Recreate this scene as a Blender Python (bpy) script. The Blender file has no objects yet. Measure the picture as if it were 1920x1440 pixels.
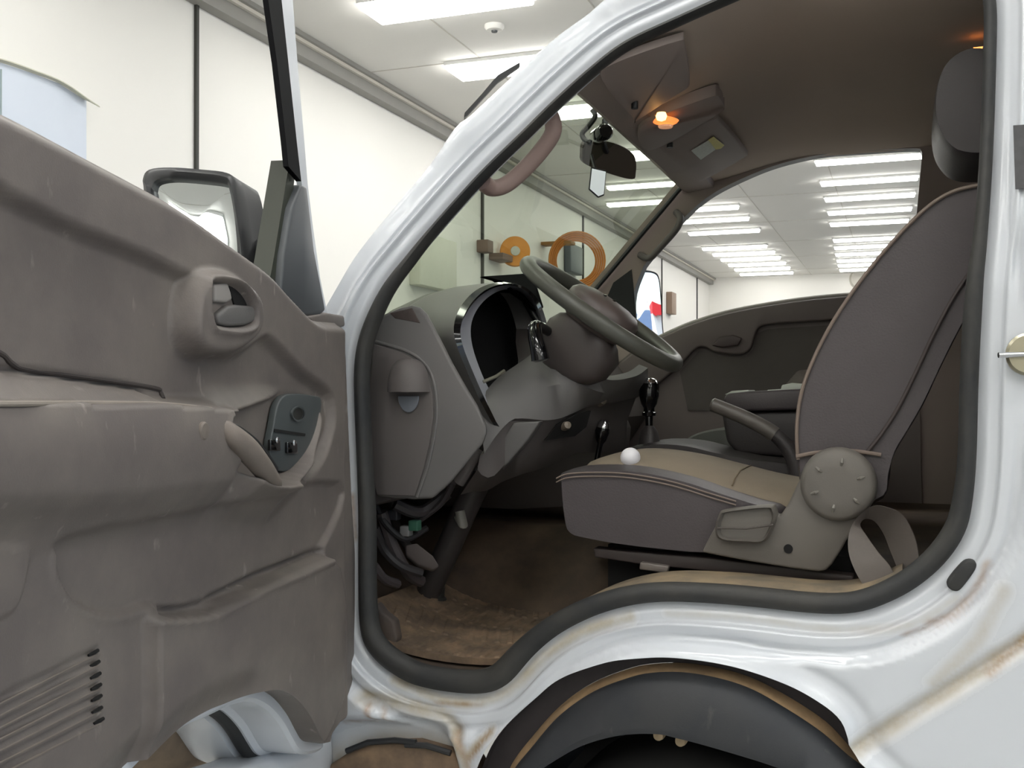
import bpy, bmesh, math, random
import numpy as np
from mathutils import Vector, Matrix
from mathutils.geometry import delaunay_2d_cdt
random.seed(4); rng = np.random.default_rng(4)
SC = bpy.context.scene; COL = SC.collection
# ------------------------------------------------------------------ camera geometry (metres; X to the truck's rear, Y across the cab, Z up)
F = 2000.0; CAMD = 1.9; VPX = 1700.0; HORY = 735.0; EYE = 1.3
yaw = math.atan((VPX - 960) / F); pit = math.atan((HORY - 720) / F)
FW = np.array([-math.sin(yaw)*math.cos(pit), math.cos(yaw)*math.cos(pit), math.sin(pit)])
RT = np.array([math.cos(yaw), math.sin(yaw), 0.0]); UP = np.cross(RT, FW)
EY = np.array([0.0, -CAMD, EYE])
cd = bpy.data.cameras.new('camera'); cam = bpy.data.objects.new('camera', cd); COL.objects.link(cam)
M = Matrix((( RT[0], UP[0], -FW[0], EY[0]), (RT[1], UP[1], -FW[1], EY[1]), (RT[2], UP[2], -FW[2], EY[2]), (0, 0, 0, 1)))
cam.matrix_world = M
cd.sensor_fit = 'HORIZONTAL'; cd.sensor_width = 36.0; cd.lens = 36.0 * F / 1920.0; cd.clip_start = 0.05; cd.clip_end = 500
SC.camera = cam

def ray(px, py): return FW + RT*((px-960)/F) + UP*((720-py)/F)
def P(px, py, Y):
    r = ray(px, py); return EY + r*((Y-EY[1])/r[1])
def PX(px, py, X):
    r = ray(px, py); return EY + r*((X-EY[0])/r[0])
def PZ(px, py, Z):
    r = ray(px, py); return EY + r*((Z-EY[2])/r[2])
def PP(px, py, O, N):
    r = ray(px, py); return EY + r*(np.dot(np.array(O)-EY, N)/np.dot(r, N))
def PL(lst, Y): return [P(a, b, Y) for a, b in lst]
# cab sides lean inwards towards the roof
def tumble(z):
    s = np.maximum(0.0, np.asarray(z, float) - 1.45); return 0.28*s*s/(s + 0.15)
def PS(px, py, off=0.0):
    Y = 0.0
    for _ in range(12):
        p = P(px, py, Y + off); Y = float(tumble(p[2]))
    return P(px, py, Y + off)
CABW = 1.52
def PF(px, py, off=0.0):                      # far side of the cab
    Y = CABW
    for _ in range(12):
        p = P(px, py, Y - off); Y = CABW - float(tumble(p[2]))
    return P(px, py, Y - off)
# the open driver's door: its own plane through the hinges
DH = np.array([-1.046, -0.012, 0.0]); DA = math.radians(80)
DU = np.array([math.cos(DA), -math.sin(DA), 0.0]); DN = np.array([math.sin(DA), math.cos(DA), 0.0])
def PD(px, py, n=0.0):
    p = PP(px, py, DH + DN*n, DN) - DH
    return np.array([np.dot(p, DU), p[2]])
def DW(u, z, n): return DH + DU*u + DN*n + np.array([0, 0, z])

# ------------------------------------------------------------------ curves and distances
def catmull(pts, n=8, closed=False):
    p = np.array(pts, float); N = len(p); out = []
    for i in range(N if closed else N-1):
        if closed: a, b, c, d = p[(i-1) % N], p[i], p[(i+1) % N], p[(i+2) % N]
        else: a, b, c, d = p[max(i-1, 0)], p[i], p[i+1], p[min(i+2, N-1)]
        for k in range(n):
            t = k/n
            out.append(0.5*((2*b) + (-a+c)*t + (2*a-5*b+4*c-d)*t*t + (-a+3*b-3*c+d)*t**3))
    if not closed: out.append(p[-1])
    return np.array(out)
def resample(pts, step, closed=False):
    p = np.array(pts, float)
    if closed: p = np.vstack([p, p[:1]])
    L = np.r_[0, np.cumsum(np.linalg.norm(np.diff(p, axis=0), axis=1))]
    n = max(2, int(round(L[-1]/step))); t = np.linspace(0, L[-1], n+1)
    q = np.stack([np.interp(t, L, p[:, k]) for k in range(p.shape[1])], 1)
    return q[:-1] if closed else q
def linedist(Q, line, closed=False):
    L = np.array(line, float); Q = np.asarray(Q, float)
    if closed: L = np.vstack([L, L[:1]])
    best = np.full(len(Q), 1e9)
    for a, b in zip(L[:-1], L[1:]):
        d = b-a; l2 = max(d @ d, 1e-14)
        t = np.clip(((Q-a) @ d)/l2, 0, 1)
        best = np.minimum(best, np.sum((Q-a-t[:, None]*d)**2, 1))
    return np.sqrt(best)
def inside(Q, poly):
    Q = np.asarray(Q, float); L = np.array(poly, float); r = np.zeros(len(Q), bool)
    for a, b in zip(L, np.roll(L, -1, 0)):
        if abs(b[1]-a[1]) < 1e-12: continue
        c = ((a[1] > Q[:, 1]) != (b[1] > Q[:, 1])) & (Q[:, 0] < (b[0]-a[0])*(Q[:, 1]-a[1])/(b[1]-a[1]) + a[0])
        r ^= c
    return r
def sdist(Q, poly):
    d = linedist(Q, poly, True); return np.where(inside(Q, poly), -d, d)
def ss(a, b, x):
    t = np.clip((np.asarray(x, float)-a)/(b-a), 0, 1); return t*t*(3-2*t)

# ------------------------------------------------------------------ objects
ORG = {}
def empty(name, loc, parent=None):
    o = bpy.data.objects.new(name, None); COL.objects.link(o); o.empty_display_size = 0.1
    ORG[o.name] = np.array(loc, float)
    if parent is not None:
        o.parent = parent; o.location = Vector(np.array(loc)-ORG[parent.name])
    else: o.location = Vector(loc)
    return o
def tag(o, label=None, cat=None, group=None, kind=None):
    if label: o['label'] = label
    if cat: o['category'] = cat
    if group: o['group'] = group
    if kind: o['kind'] = kind
    return o
def mk(name, V, Fc, mat, parent=None, sharp=38, bevel=0.0, seg=3, uvs=None, attr=None):
    V = np.array(V, float)
    if parent is not None: org = ORG[parent.name]
    else:
        org = (V.min(0)+V.max(0))/2; org[2] = V[:, 2].min()
    me = bpy.data.meshes.new(name)
    me.from_pydata([tuple(v) for v in (V-org)], [], [tuple(int(i) for i in f) for f in Fc]); me.validate()
    bm = bmesh.new(); bm.from_mesh(me)
    bmesh.ops.remove_doubles(bm, verts=bm.verts, dist=1e-6) if attr is None else None
    bmesh.ops.recalc_face_normals(bm, faces=bm.faces) if attr is None else None
    if bevel > 0:
        es = [e for e in bm.edges if len(e.link_faces) == 2 and e.calc_face_angle(0) > math.radians(30)]
        try: bmesh.ops.bevel(bm, geom=es, offset=bevel, offset_type='OFFSET', segments=seg, profile=0.5, affect='EDGES', clamp_overlap=True)
        except Exception: pass
    bm.to_mesh(me); bm.free()
    for p in me.polygons: p.use_smooth = True
    if sharp is not None:
        try: me.set_sharp_from_angle(angle=math.radians(sharp))
        except Exception: pass
    if attr is not None:
        for an, av in attr.items():
            a = me.attributes.new(an, 'FLOAT', 'POINT'); a.data.foreach_set('value', np.array(av, dtype=np.float32))
    me.materials.append(mat)
    o = bpy.data.objects.new(name, me); COL.objects.link(o)
    if parent is not None: o.parent = parent; ORG[o.name] = org
    else: o.location = Vector(org); ORG[o.name] = org
    return o
class MB:
    def __init__(s): s.V = []; s.F = []
    def add(s, V, Fc):
        k = len(s.V); s.V += [np.array(v, float) for v in V]; s.F += [[i+k for i in f] for f in Fc]; return s
    def box(s, a, b):
        x0, y0, z0 = a; x1, y1, z1 = b
        return s.add([(x0,y0,z0),(x1,y0,z0),(x1,y1,z0),(x0,y1,z0),(x0,y0,z1),(x1,y0,z1),(x1,y1,z1),(x0,y1,z1)],
                     [(0,3,2,1),(4,5,6,7),(0,1,5,4),(1,2,6,5),(2,3,7,6),(3,0,4,7)])
    def prism(s, front, vec):
        f = [np.array(p, float) for p in front]; n = len(f); v = np.array(vec, float)
        return s.add(f + [p+v for p in f], [list(range(n))[::-1], list(range(n, 2*n))] + [(i, (i+1) % n, n+(i+1) % n, n+i) for i in range(n)])
    def loft(s, rings, closed=True, caps=False, loop=False):
        rings = [np.array(r, float) for r in rings]; n = len(rings[0]); V = np.vstack(rings); Fc = []
        m = len(rings)
        for j in range(m if loop else m-1):
            a, b = j*n, ((j+1) % m)*n
            for i in range(n if closed else n-1):
                i2 = (i+1) % n; Fc.append((a+i, a+i2, b+i2, b+i))
        if caps: Fc += [list(range(n))[::-1], list(range((m-1)*n, m*n))]
        return s.add(V, Fc)
    def tube(s, path, r, n=12, closed=False, sq=None):
        p = np.array(path, float); N = len(p)
        r = np.full(N, r) if np.isscalar(r) else np.array(r, float)
        T = np.roll(p, -1, 0)-np.roll(p, 1, 0) if closed else np.gradient(p, axis=0)
        T /= np.linalg.norm(T, axis=1)[:, None]+1e-12
        up = np.array([0.12, 0.31, 0.94]); up -= T[0]*(up @ T[0]); up /= np.linalg.norm(up)
        rings = []
        for i in range(N):
            up = up-T[i]*(up @ T[i]); up /= np.linalg.norm(up); sd = np.cross(T[i], up)
            rings.append([p[i]+r[i]*(math.cos(a)*up*(sq or 1)+math.sin(a)*sd) for a in np.linspace(0, 2*math.pi, n, endpoint=False)])
        return s.loft(rings, True, not closed, closed)
    def revolve(s, prof, c, ax, n=40, ref=(0.1, 0.2, 1.0)):
        ax = np.array(ax, float); ax /= np.linalg.norm(ax); c = np.array(c, float)
        e = np.array(ref, float); e -= ax*(e @ ax); e /= np.linalg.norm(e); g = np.cross(ax, e)
        rings = [[c+ax*h+max(r, 1e-5)*(math.cos(a)*e+math.sin(a)*g) for a in np.linspace(0, 2*math.pi, n, endpoint=False)] for r, h in prof]
        return s.loft(rings, True, False)
    def build(s, name, mat, parent=None, **k): return mk(name, s.V, s.F, mat, parent, **k)
def cdt(outline, holes, step, fine=None):
    O = np.array(outline, float); lo, hi = O.min(0), O.max(0)
    gx = np.arange(lo[0]+step*.5, hi[0], step); gy = np.arange(lo[1]+step*.5, hi[1], step)
    G = np.stack(np.meshgrid(gx, gy), -1).reshape(-1, 2)
    loops = [O]+[np.array(h, float) for h in holes]
    if fine is not None:                                # denser points in bands around given loops
        for loop, dist, fs in fine:
            L_ = np.array(loop, float); l0, h0 = L_.min(0)-dist, L_.max(0)+dist
            K = np.stack(np.meshgrid(np.arange(l0[0], h0[0], fs), np.arange(l0[1], h0[1], fs)), -1).reshape(-1, 2)
            K = K[linedist(K, L_, True) < dist]; G = G[linedist(G, L_, True) >= dist]; G = np.vstack([G, K])
    ok = inside(G, O)
    for h in loops[1:]: ok &= ~inside(G, h)
    G = G[ok]
    for l in loops: G = G[linedist(G, l, True) > step*.45]
    pts = [G]; E = []; k = len(G)
    for l in loops:
        pts.append(l); n = len(l); E += [(k+i, k+(i+1) % n) for i in range(n)]; k += n
    A = np.vstack(pts)
    r = delaunay_2d_cdt([Vector(p) for p in A], E, [], 0, 1e-7, False)
    V = np.array([tuple(v) for v in r[0]]); T = np.array([tuple(f) for f in r[2] if len(f) == 3])
    c = V[T].mean(1); ok = inside(c, O)
    for h in loops[1:]: ok &= ~inside(c, h)
    return V, T[ok]

# ------------------------------------------------------------------ materials
def lin(c):
    out = []
    for v in c[:3]:
        v = v/255.0; out.append(v/12.92 if v <= 0.04045 else ((v+0.055)/1.055)**2.4)
    return (out[0], out[1], out[2], 1.0)
def newmat(name):
    m = bpy.data.materials.new(name); m.use_nodes = True; nt = m.node_tree
    return m, nt, nt.nodes['Principled BSDF'], nt.nodes, nt.links
def plain(name, rgb, rough=0.5, metal=0.0, spec=0.5, coat=0.0, var=0.06, scale=9.0, bump=0.0, bscale=300.0):
    m, nt, b, N, L = newmat(name)
    b.inputs['Roughness'].default_value = rough; b.inputs['Metallic'].default_value = metal
    b.inputs['Specular IOR Level'].default_value = spec; b.inputs['Coat Weight'].default_value = coat
    tc = N.new('ShaderNodeTexCoord'); no = N.new('ShaderNodeTexNoise'); no.inputs['Scale'].default_value = scale; no.inputs['Detail'].default_value = 5
    L.new(tc.outputs['Object'], no.inputs['Vector'])
    mx = N.new('ShaderNodeMix'); mx.data_type = 'RGBA'; c = lin(rgb)
    mx.inputs[6].default_value = tuple(v*(1-var) for v in c[:3])+(1,); mx.inputs[7].default_value = tuple(min(1, v*(1+var)) for v in c[:3])+(1,)
    L.new(no.outputs['Fac'], mx.inputs[0]); L.new(mx.outputs[2], b.inputs['Base Color'])
    if bump > 0:
        n2 = N.new('ShaderNodeTexNoise'); n2.inputs['Scale'].default_value = bscale; n2.inputs['Detail'].default_value = 2
        L.new(tc.outputs['Object'], n2.inputs['Vector'])
        bp = N.new('ShaderNodeBump'); bp.inputs['Strength'].default_value = bump; bp.inputs['Distance'].default_value = 0.002
        L.new(n2.outputs['Fac'], bp.inputs['Height']); L.new(bp.outputs['Normal'], b.inputs['Normal'])
    return m
def dusty(name, rgb, dust, rough=0.55, amount=0.45, scale=5.0, scratch=0.0, bump=0.15, scratchcol=(215, 208, 198)):
    m, nt, b, N, L = newmat(name)
    b.inputs['Roughness'].default_value = rough; b.inputs['Specular IOR Level'].default_value = 0.35
    tc = N.new('ShaderNodeTexCoord')
    n1 = N.new('ShaderNodeTexNoise'); n1.inputs['Scale'].default_value = scale; n1.inputs['Detail'].default_value = 7; n1.inputs['Roughness'].default_value = 0.62
    L.new(tc.outputs['Object'], n1.inputs['Vector'])
    r1 = N.new('ShaderNodeMapRange'); r1.inputs[1].default_value = 0.38; r1.inputs[2].default_value = 0.72; r1.inputs[4].default_value = amount
    L.new(n1.outputs['Fac'], r1.inputs[0])
    mx = N.new('ShaderNodeMix'); mx.data_type = 'RGBA'; mx.inputs[6].default_value = lin(rgb); mx.inputs[7].default_value = lin(dust)
    L.new(r1.outputs[0], mx.inputs[0]); out = mx.outputs[2]
    if scratch > 0:                                    # pale wear marks
        mp = N.new('ShaderNodeMapping'); mp.inputs['Rotation'].default_value = (0.3, 0.5, 0.2); mp.inputs['Scale'].default_value = (26, 26, 10)
        L.new(tc.outputs['Object'], mp.inputs['Vector'])
        n2 = N.new('ShaderNodeTexNoise'); n2.inputs['Scale'].default_value = 1.3; n2.inputs['Detail'].default_value = 6
        L.new(mp.outputs['Vector'], n2.inputs['Vector'])
        r2 = N.new('ShaderNodeMapRange'); r2.inputs[1].default_value = 0.66; r2.inputs[2].default_value = 0.80; r2.inputs[4].default_value = scratch
        L.new(n2.outputs['Fac'], r2.inputs[0])
        m2 = N.new('ShaderNodeMix'); m2.data_type = 'RGBA'; m2.inputs[7].default_value = lin(scratchcol)
        L.new(r2.outputs[0], m2.inputs[0]); L.new(out, m2.inputs[6]); out = m2.outputs[2]
    L.new(out, b.inputs['Base Color'])
    n3 = N.new('ShaderNodeTexNoise'); n3.inputs['Scale'].default_value = 420; n3.inputs['Detail'].default_value = 1
    L.new(tc.outputs['Object'], n3.inputs['Vector'])
    bp = N.new('ShaderNodeBump'); bp.inputs['Strength'].default_value = bump; bp.inputs['Distance'].default_value = 0.001
    L.new(n3.outputs['Fac'], bp.inputs['Height']); L.new(bp.outputs['Normal'], b.inputs['Normal'])
    return m
def paint(name, rgb=(208, 212, 218)):                # white body paint; 'dirt' and 'rust' are stains with their own shapes on the mesh
    m, nt, b, N, L = newmat(name)
    b.inputs['Roughness'].default_value = 0.28; b.inputs['Coat Weight'].default_value = 0.35; b.inputs['Coat Roughness'].default_value = 0.12
    tc = N.new('ShaderNodeTexCoord'); no = N.new('ShaderNodeTexNoise'); no.inputs['Scale'].default_value = 22; no.inputs['Detail'].default_value = 8; no.inputs['Roughness'].default_value = 0.65
    L.new(tc.outputs['Object'], no.inputs['Vector'])
    def layer(src, an, col, k):
        at = N.new('ShaderNodeAttribute'); at.attribute_name = an
        r = N.new('ShaderNodeMapRange'); r.inputs[1].default_value = 0.30; r.inputs[2].default_value = 0.62; r.inputs[3].default_value = 0.45
        L.new(no.outputs['Fac'], r.inputs[0])
        mu = N.new('ShaderNodeMath'); mu.operation = 'MULTIPLY'; mu.use_clamp = True
        L.new(at.outputs['Fac'], mu.inputs[0]); L.new(r.outputs[0], mu.inputs[1])
        mx = N.new('ShaderNodeMix'); mx.data_type = 'RGBA'; mx.inputs[7].default_value = lin(col)
        L.new(mu.outputs[0], mx.inputs[0])
        if isinstance(src, tuple): mx.inputs[6].default_value = src
        else: L.new(src, mx.inputs[6])
        return mx.outputs[2], mu.outputs[0]
    c, f1 = layer(lin(rgb), 'dirt', (176, 164, 138), 1)
    c, f2 = layer(c, 'rust', (150, 112, 70), 1)
    L.new(c, b.inputs['Base Color'])
    ad = N.new('ShaderNodeMath'); ad.operation = 'MULTIPLY_ADD'; ad.inputs[1].default_value = 0.5; ad.inputs[2].default_value = 0.25
    L.new(f1, ad.inputs[0]); L.new(ad.outputs[0], b.inputs['Roughness'])
    return m
def emit(name, rgb, strength, base=(250, 250, 250)):
    m, nt, b, N, L = newmat(name)
    b.inputs['Base Color'].default_value = lin(base); b.inputs['Emission Color'].default_value = lin(rgb); b.inputs['Emission Strength'].default_value = strength
    return m
def glassy(name, tint, rough=0.02):
    m, nt, b, N, L = newmat(name); N.remove(b)
    tr = N.new('ShaderNodeBsdfTransparent'); tr.inputs[0].default_value = tuple(tint)+(1,)
    gl = N.new('ShaderNodeBsdfGlossy'); gl.inputs['Roughness'].default_value = rough
    lw = N.new('ShaderNodeLayerWeight'); lw.inputs[0].default_value = 0.25
    fr = N.new('ShaderNodeMapRange'); fr.inputs[3].default_value = 0.035; fr.inputs[4].default_value = 0.28; L.new(lw.outputs['Facing'], fr.inputs[0])
    mx = N.new('ShaderNodeMixShader'); L.new(fr.outputs[0], mx.inputs[0]); L.new(tr.outputs[0], mx.inputs[1]); L.new(gl.outputs[0], mx.inputs[2])
    L.new(mx.outputs[0], N['Material Output'].inputs[0]); return m
W_PAINT = paint('white_paint')
TRIM = dusty('taupe_trim', (103, 96, 93), (130, 122, 115), 0.5, 0.65, 6.0, 0.35)
TRIMC = dusty('taupe_clean', (101, 99, 98), (108, 104, 102), 0.48, 0.5, 4.0)
TRIMD = dusty('brown_trim', (92, 87, 86), (98, 92, 89), 0.55, 0.5, 4.0)
TAN = dusty('worn_tan_trim', (112, 104, 98), (130, 119, 109), 0.6, 0.6, 12.0, 0.3)
PINKT = dusty('pinkish_handle', (150, 128, 122), (160, 140, 132), 0.55, 0.4, 8.0)
RUBBER = dusty('black_rubber', (46, 47, 48), (80, 77, 71), 0.6, 0.5, 7.0)
FLAP = dusty('fender_rubber', (49, 52, 57), (78, 76, 74), 0.5, 0.35, 5.0, 0.2, scratchcol=(140, 134, 122))
BLACKP = plain('black_plastic', (34, 35, 37), 0.42, bump=0.05)
GLOSSB = plain('gloss_black', (16, 16, 18), 0.12, coat=0.5)
GREYP = plain('grey_plastic', (74, 77, 80), 0.45)
SWITCHP = plain('switch_plate', (72, 77, 78), 0.42)
LEATHER = plain('charcoal_leather', (72, 66, 68), 0.48, var=0.12, scale=14, bump=0.25, bscale=260)
LEATHD = plain('dark_leather', (58, 54, 54), 0.5, var=0.1, scale=14, bump=0.25, bscale=260)
PIPING = plain('tan_piping', (120, 106, 96), 0.6)
BEIGE = plain('beige_seat_cloth', (131, 119, 103), 0.8, var=0.1, scale=20, bump=0.3, bscale=500)
SEATP = dusty('seat_plastic', (102, 98, 93), (112, 106, 98), 0.5, 0.4, 6.0)
HEADL = plain('headliner_cloth', (186, 170, 156), 0.9, var=0.05, scale=6, bump=0.2, bscale=700)
HEADP = plain('header_plastic', (150, 136, 130), 0.6, var=0.05)
DARKP = plain('dark_door_plastic', (106, 96, 94), 0.55, var=0.08)
DARKI = plain('dark_insert_cloth', (88, 82, 80), 0.85, var=0.08, scale=30)
MAT_ = dusty('dirty_mat', (96, 83, 71), (156, 131, 106), 0.8, 0.9, 11.0)
CHROME = plain('chrome', (205, 205, 208), 0.12, 1.0, var=0.02)
STEEL = plain('zinc_steel', (170, 165, 145), 0.35, 1.0)
MIRROR = plain('mirror_glass', (222, 228, 230), 0.01, 1.0, var=0.0)
WINDG = glassy('windscreen_glass', (0.54, 0.59, 0.50))
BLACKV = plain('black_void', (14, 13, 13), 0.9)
WALLM = plain('wall_white', (234, 232, 226), 0.6, var=0.015, scale=1.2)
CEILM = plain('ceiling_white', (228, 226, 221), 0.8, var=0.015, scale=1.5)
LIGHT_E = 13.0; WORLD_E = .45; EXPO = 0.33
# ================================================================== the hall
LX = -4.55; CZ = 4.1; FY = 24.4; BY = -9.0; RX = 9.0
def struct(name, mb, mat, **k): return tag(mb.build(name, mat, **k), kind='structure')
struct('floor', MB().box((LX-.2, BY-.2, -.1), (RX+.2, FY+.2, 0)), plain('floor_grey', (150, 150, 148), 0.35, var=0.1, scale=2))
struct('ceiling', MB().box((LX-.2, BY-.2, CZ), (RX+.2, FY+.2, CZ+.1)), CEILM)
struct('wall_left', MB().box((LX-.2, BY-.2, 0), (LX, FY+.2, CZ)), WALLM)
struct('wall_back', MB().box((LX, FY, 0), (RX, FY+.2, CZ)), WALLM)
struct('wall_front', MB().box((LX, BY-.2, 0), (RX, BY, CZ)), WALLM)
wr = MB().box((RX, BY-.2, 3.5), (RX+.2, FY+.2, CZ))
for y0 in (-9.2, -1.4, 6.8, 15.0, 23.8): wr.box((RX, y0, 0), (RX+.2, y0+.6, 3.5))
struct('wall_right', wr, WALLM)
# joint lines of the wall panels and the tray along the ceiling
DARKJ = plain('joint_dark', (58, 58, 54), 0.7)
def joint(n, px, py, z0=0.0, w=.028):
    p = PX(px, py, LX)
    struct('trim_%d' % n, MB().box((LX-.001, p[1]-w/2, z0), (LX+.022, p[1]+w/2, CZ-.12)), DARKJ)
    return p
seam = joint(1, 366, 150)
for n, (px, w) in enumerate(((903, .05), (1092, .04), (1306, .05), (1240, .02), (1335, .02))): joint(2+n, px, 450, w=w)
struct('trim_7', MB().box((LX, BY, CZ-.16), (LX+.10, FY, CZ-.06)).box((LX, BY, CZ-.035), (LX+.16, FY, CZ)), plain('tray_grey', (150, 148, 142), 0.6))
struct('trim_8', MB().box((LX, BY, CZ-.062), (LX+.13, FY, CZ-.033)), plain('tray_cream', (222, 216, 204), 0.6))
# ceiling panel joints
cj = MB()
for y in np.arange(-8, 24, 2.4): cj.box((LX, y, CZ-.004), (RX, y+.012, CZ+.01))
for x in np.arange(LX+1.2, RX, 1.22): cj.box((x, BY, CZ-.004), (x+.012, FY, CZ+.01))
struct('trim_9', cj, plain('ceiling_joint', (200, 196, 188), 0.8))
# lights
PANEL = emit('light_diffuser', (255, 254, 250), LIGHT_E); FRAME = plain('light_frame', (235, 235, 232), 0.5)
PROTO = {}
def ceiling_light(x, y, label, grp, d=.36):
    w = 1.2
    if d not in PROTO:
        o = empty('ceiling_light', (x, y, CZ-.07))
        MB().box((x-w/2-.015, y-d/2-.015, CZ-.03), (x+w/2+.015, y+d/2+.015, CZ)).build('frame', FRAME, o)
        MB().box((x-w/2, y-d/2, CZ-.07), (x+w/2, y+d/2, CZ-.02)).build('diffuser', PANEL, o, bevel=.012)
        PROTO[d] = o
    else:
        o = PROTO[d].copy(); COL.objects.link(o); o.location = (x, y, CZ-.07)
        for ch in list(PROTO[d].children):
            c = ch.copy(); COL.objects.link(c); c.parent = o
    tag(o, label, 'ceiling light', grp); return o
RIGHTROW = [(1628, 297), (1629, 337), (1630, 368), (1630, 394), (1629, 416), (1628, 447), (1627, 461), (1626, 474), (1626, 486), (1626, 495), (1627, 504)]
ordn = ['nearest', 'second', 'third', 'fourth', 'fifth', 'sixth', 'seventh', 'eighth', 'ninth', 'tenth', 'eleventh']
for i, (px, py) in enumerate(RIGHTROW):
    p = PZ(px, py, CZ-.03)
    ceiling_light(p[0], p[1], 'bright strip light in the right-hand row seen through the far window, %s from the top' % ('topmost' if i == 0 else ordn[i]), 'strip lights of the right row', .15)
LEFTROW = [(1356, 388), (1348, 411), (1352, 434), (1377, 463), (1394, 474), (1407, 484), (1419, 494), (1429, 503), (1437, 512)]
yl = []
for i, (px, py) in enumerate(LEFTROW):
    p = PZ(px, py, CZ-.03)
    ceiling_light(-2.95 if i < 3 else p[0], p[1], 'bright strip light in the left-hand row seen through the far window, %s from the top' % ('topmost' if i == 0 else ordn[i]), 'strip lights of the left row', .15)
ceiling_light(-3.06, 5.02, 'big bright panel light cut off by the top edge of the picture', 'panel lights above the cab nose')
ceiling_light(-3.06, 6.56, 'bright panel light behind the wiper at the top of the windscreen', 'panel lights above the cab nose')
for px, py, s in ((1070, 208, 'seen through the upper windscreen by the near grab handle'), (1215, 288, 'seen through the windscreen behind the rear-view mirror'), (1222, 345, 'seen through the windscreen by the far upper corner'), (1215, 378, 'seen low through the windscreen by the far pillar')):
    p = PZ(px, py, CZ-.03); ceiling_light(p[0], p[1], 'bright strip light ' + s, 'strip lights through the windscreen', .15 if py > 300 else .36)
for x in (-3.05, -.6, 2.2, 5.0):
    for y in (-7.5, -5.6, -3.7, -1.8, .1, 2.2, 4.6, 7.2, 9.8):
        if x < 0 and (x < -3 and y > 4.5): continue
        if x == -.6 and y > 9: continue
        ceiling_light(x, y, 'strip light on the ceiling out of view of the picture', 'ceiling lights overhead')
# small things on ceiling and walls
p = PZ(927, 47, CZ)
o = empty('smoke_detector', (p[0], p[1], CZ-.06)); tag(o, 'small white round smoke detector on the ceiling', 'smoke detector')
MB().revolve([(.0, 0), (.075, 0), (.075, -.02), (.06, -.04), (0, -.045)], (p[0], p[1], CZ), (0, 0, 1)).build('housing', plain('detector_white', (236, 234, 228), .5), o)
MB().revolve([(.024, -.044), (.022, -.055), (0, -.057)], (p[0], p[1], CZ), (0, 0, 1)).build('sensor', GREYP, o)
# pale board with a curled paper top on the left wall
BLUE = plain('pale_blue_board', (206, 214, 226), .5, var=.02); PAPER = plain('curled_paper', (205, 203, 184), .7)
tl = [PX(-60, 105, LX+.03), PX(0, 117, LX+.03), PX(60, 137, LX+.03), PX(110, 156, LX+.03), PX(155, 185, LX+.03), PX(162, 188, LX+.03)]
br = PX(162, 330, LX+.03); bl = PX(-60, 330, LX+.03)
o = empty('notice_board', tuple((br+bl)/2)); tag(o, 'pale blue board with a curled paper edge high on the wall behind the open door', 'notice board')
MB().prism(tl+[br, bl], (-.025, 0, 0)).build('board', BLUE, o)
a = catmull(tl[:5]+[tl[5]+np.array([.02, 0, -.01])], 4); b = a+np.array([.03, 0, .008])+np.outer(np.linspace(0, 1, len(a))**3, [.05, 0, -.05])
MB().loft([a, b, b+np.array([0, 0, .006]), a+np.array([0, 0, .008])], False).build('paper_edge', PAPER, o)
p0, p1 = PX(2, 200, LX+.033), PX(3, 215, LX+.033)
MB().box((LX+.03, p0[1]-.004, p1[2]-.3), (LX+.035, p0[1]+.004, p0[2]+.2)).build('board_seam', plain('seam', (150, 165, 165), .6), o)
# things hung on the left wall, seen through the windscreen
ORANGE = plain('orange_reel', (214, 138, 34), .5); HOSE = plain('orange_hose', (190, 120, 50), .6)
p = PX(966, 471, LX+.2)
o = empty('hose_reel', (LX, p[1], p[2]-.2)); tag(o, 'orange disc-shaped hose reel on the wall, seen through the windscreen', 'hose reel')
MB().revolve([(0, .02), (.06, .02), (.075, .015), (.175, .015), (.18, 0), (.18, -.05), (.0, -.05)], (p[0], p[1], p[2]), (.42, -.9, .05)).build('reel_disc', ORANGE, o)
MB().revolve([(0, .035), (.055, .03), (.06, .01)], (p[0], p[1], p[2]), (.42, -.9, .05)).build('hub', plain('hub_pale', (196, 196, 184), .5), o)
q0, q1 = PX(915, 458, LX+.12), PX(938, 478, LX+.12)
MB().box((LX, q0[1]-.05, q0[2]-.09), (LX+.14, q0[1]+.12, q0[2]+.05)).box((LX, q1[1]-.06, q1[2]-.06), (LX+.18, q1[1]+.3, q1[2]+.02)).build('bracket', plain('bracket_grey', (120, 100, 90), .6), o, bevel=.01)
p = PX(1080, 492, LX+.46)
o = empty('hose_coil', (LX, p[1], p[2]-.4)); tag(o, 'coil of orange hose hanging on a hook on the wall behind the steering wheel', 'hose')
h = MB()
for k in range(5):
    r = .27+.025*k
    h.tube([(p[0]+.010*k+r*.9*math.cos(t), p[1]-.02*k+r*.42*math.cos(t), p[2]+.02+r*math.sin(t)) for t in np.linspace(0, 2*math.pi, 36, endpoint=False)], .014, 8, True)
h.build('coil', HOSE, o)
MB().box((LX+.005, p[1]-.1, p[2]+.24), (LX+.42, p[1]+.1, p[2]+.28)).build('hook', plain('hook_tan', (150, 110, 60), .6), o)
p = PX(1082, 478, LX+.11)
tag(MB().box((LX+.008, p[1]-.3, p[2]-.27), (LX+.11, p[1]+.3, p[2]+.14)).build('tool_box', plain('box_blue_grey', (92, 98, 104), .5), bevel=.02), 'dark grey box on the wall inside the hose coil', 'box')
p = PX(845, 478, LX+.2)
tag(MB().box((LX, p[1]-.55, p[2]-.35), (LX+.12, p[1]+.35, p[2]+.18)).build('wall_cabinet', plain('cabinet_grey', (205, 205, 192), .5), bevel=.01), 'grey metal box on the wall left of the orange reel', 'wall box')
p = PX(1258, 566, LX+.08)
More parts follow.
